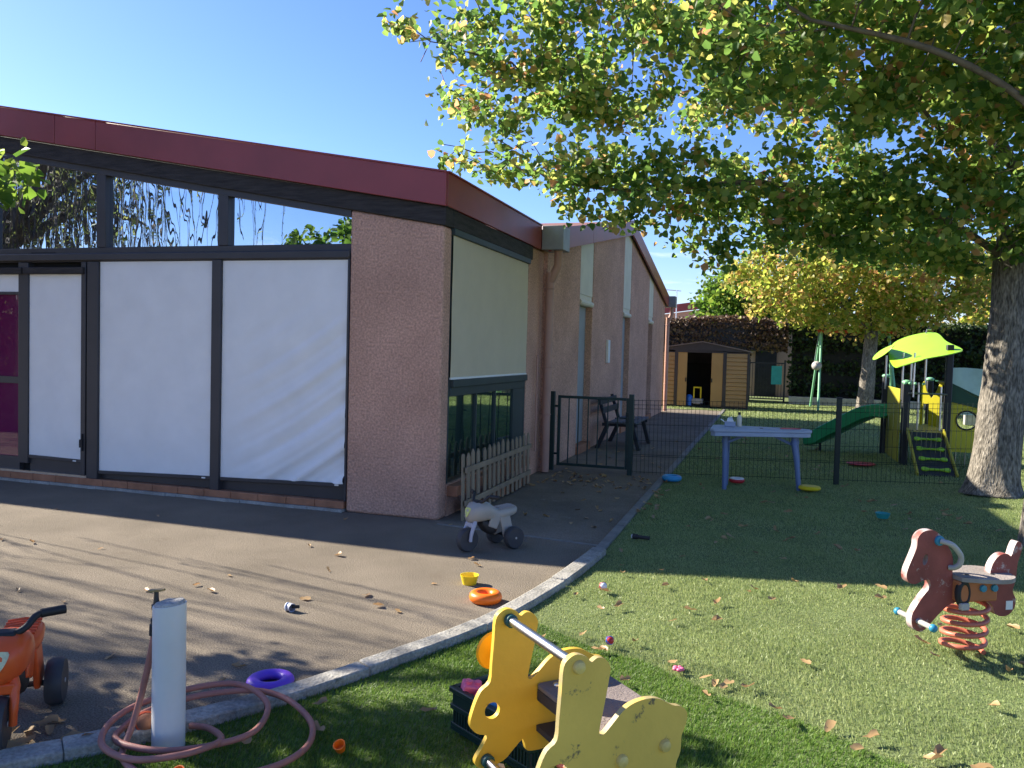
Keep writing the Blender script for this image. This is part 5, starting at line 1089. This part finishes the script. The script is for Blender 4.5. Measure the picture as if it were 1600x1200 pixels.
for k in range(950):
    p = tips[rng.integers(len(tips))]+rng.normal(0, .35, 3); ln = rng.uniform(1.2, 3.2); dr = rng.normal(0, .25, 2); pts = []
    for i in range(7): u = i/6; pts.append((p[0]+dr[0]*u*1.5, p[1]+dr[1]*u*1.5, p[2]+.15*math.sin(u*2)-ln*u*u*.6-ln*.4*u))
    b.tube(pts, .006, 3, caps=False)
    for i in range(22): u = rng.random(); j = min(int(u*6), 5); q_ = np.array(pts[j])+(np.array(pts[j+1])-np.array(pts[j]))*(u*6-j); LP.append(q_)
b.build('hanging_twigs', M['branch'], wl, kind='stuff')
LP = np.array(LP); n = len(LP); a = rng.uniform(0, 2*np.pi, n); w_ = .009; ln = rng.uniform(.06, .1, n); dv = np.stack([np.cos(a)*.5, np.sin(a)*.5, -np.ones(n)*.8], -1)*ln[:, None]; sv_ = np.stack([-np.sin(a), np.cos(a), np.zeros(n)], -1)*w_
V = np.stack([LP-WO, LP-WO+dv*.45+sv_, LP-WO+dv, LP-WO+dv*.45-sv_], 1).reshape(-1, 3); np_mesh('crown', V, np.arange(len(V)), 4, M['leaf_willow'], wl)['kind'] = 'stuff'
# small tree whose branch reaches into the left of the frame
atl = np.concatenate([ell(90, (-3.0, -3.3, 2.7), (.9, .8, .7)), ell(60, (-1.92, -2.95, 2.54), (.62, .3, .18))])
make_tree('small_tree', 'leafy branch of a small tree reaching in at the left edge before the high windows', [(-3.3, -3.4, -.05, .06), (-3.28, -3.4, .9, .05), (-3.2, -3.38, 1.8, .04)], [[(-3.2, -3.38, 1.8), (-3.0, -3.3, 2.3), (-2.5, -3.12, 2.5), (-2.0, -2.97, 2.53), (-1.6, -2.86, 2.56)]], atl, 'leaf_bright', 1500, .085, step=.12, dk=.16, di=.9, rmax=.02, spread=.06, rtip=.003)

# ------------------------------------------------------------------ fallen leaves
leaf_meshes = []
for k in range(8):
    me = bpy.data.meshes.new('fallen_leaf'); n_ = 11; curl = random.uniform(.6, 1.6); vs = [(0, 0, .02)]; tw_ = random.uniform(-.6, .6)
    for i in range(n_):
        a = 2*math.pi*i/n_; r_ = (.5+.14*math.cos(a)+.10*math.cos(2*a))*random.uniform(.78, 1.15); x_, y_ = r_*math.sin(a)*random.uniform(.7, 1.), r_*math.cos(a)
        vs.append((x_*(1-.25*curl), y_, curl*(x_*x_*1.5+.35*y_*y_)+tw_*x_*y_*.6+random.uniform(-.03, .05)))
    me.from_pydata(vs, [], [(0, 1+i, 1+(i+1) % n_) for i in range(n_)]); me.update(); me.polygons.foreach_set('use_smooth', [True]*n_)
    me.materials.append(M['dry_leaf']); leaf_meshes.append(me)
def fallen(x, y, label, group, s=1., dz=None):
    o = bpy.data.objects.new('fallen_leaf', leaf_meshes[random.randrange(8)]); col.objects.link(o)
    on_lawn = x > float(kerb_x(np.array(y)))
    o.location = (x, y, gz(x, y)+(.016 if on_lawn else .006)); o.rotation_euler = (random.uniform(-.35, .35), random.uniform(-.35, .35), random.uniform(0, 6.28)); q_ = s*random.uniform(.045, .085); o.scale = (q_, q_, q_)
    tag(o, label, 'leaf', group)
def zone(n, x0, x1, y0, y1, label, group, s=1., cond=None):
    k = 0
    while k < n:
        x, y = random.uniform(x0, x1), random.uniform(y0, y1)
        if cond and not cond(x, y): continue
        fallen(x, y, label, group, s); k += 1
lawn_ok = lambda x, y: x > float(kerb_x(np.array(y)))+.03
zone(70, .2, 1.5, 2.4, 3.5, 'dry fallen leaf in the litter on the path before the bar gate', 'leaf litter before the gate', .9)
zone(14, .2, 1.5, .2, 2.3, 'dry fallen leaf on the shaded path beside the picket fence', 'leaves on the path')
zone(14, .25, 1.5, 3.7, 8, 'dry fallen leaf on the path behind the gate', 'leaves behind the gate')
zone(52, 1.65, 5, -.7, 3.4, 'dry fallen leaf on the shaded lawn in front of the mesh fence', 'leaves on the shaded lawn', .95)
zone(14, 1.6, 1.85, .6, 3.3, 'dry fallen leaf along the lawn edge beside the path', 'leaves along the lawn edge')
zone(40, 1.6, 4.6, -2.9, -.9, 'dry fallen leaf on the sunlit pale lawn', 'leaves on the sunlit lawn', .9, lambda x, y: lawn_ok(x, y) and not bool(near_turf(np.array(x), np.array(y))))
zone(16, 2.0, 3.6, -3.5, -2.6, 'dry fallen leaf lying along the turf seam', 'leaves along the turf seam', .9, lambda x, y: abs(y-np.interp(x, [s[0] for s in SEAM], [s[1] for s in SEAM])) < .12)
zone(12, .8, 2.6, -4.6, -2.4, 'dry fallen leaf on the deep green turf strip', 'leaves on the green turf', .9, lambda x, y: lawn_ok(x, y) and bool(near_turf(np.array(x), np.array(y))))
zone(34, -5, 1.3, -4.0, -.1, 'dry fallen leaf on the courtyard asphalt', 'leaves on the courtyard', .8, lambda x, y: not lawn_ok(x+.2, y))
zone(30, 1.7, 6, 3.8, 10, 'dry fallen leaf on the grass behind the mesh fence', 'leaves behind the mesh fence', 1.1)
zone(12, .05, .35, -4.5, -4.2, 'dry curled leaf in the small pile beside the orange bike wheel', 'leaf pile by the orange bike', 1.2, lambda x, y: not lawn_ok(x+.12, y))
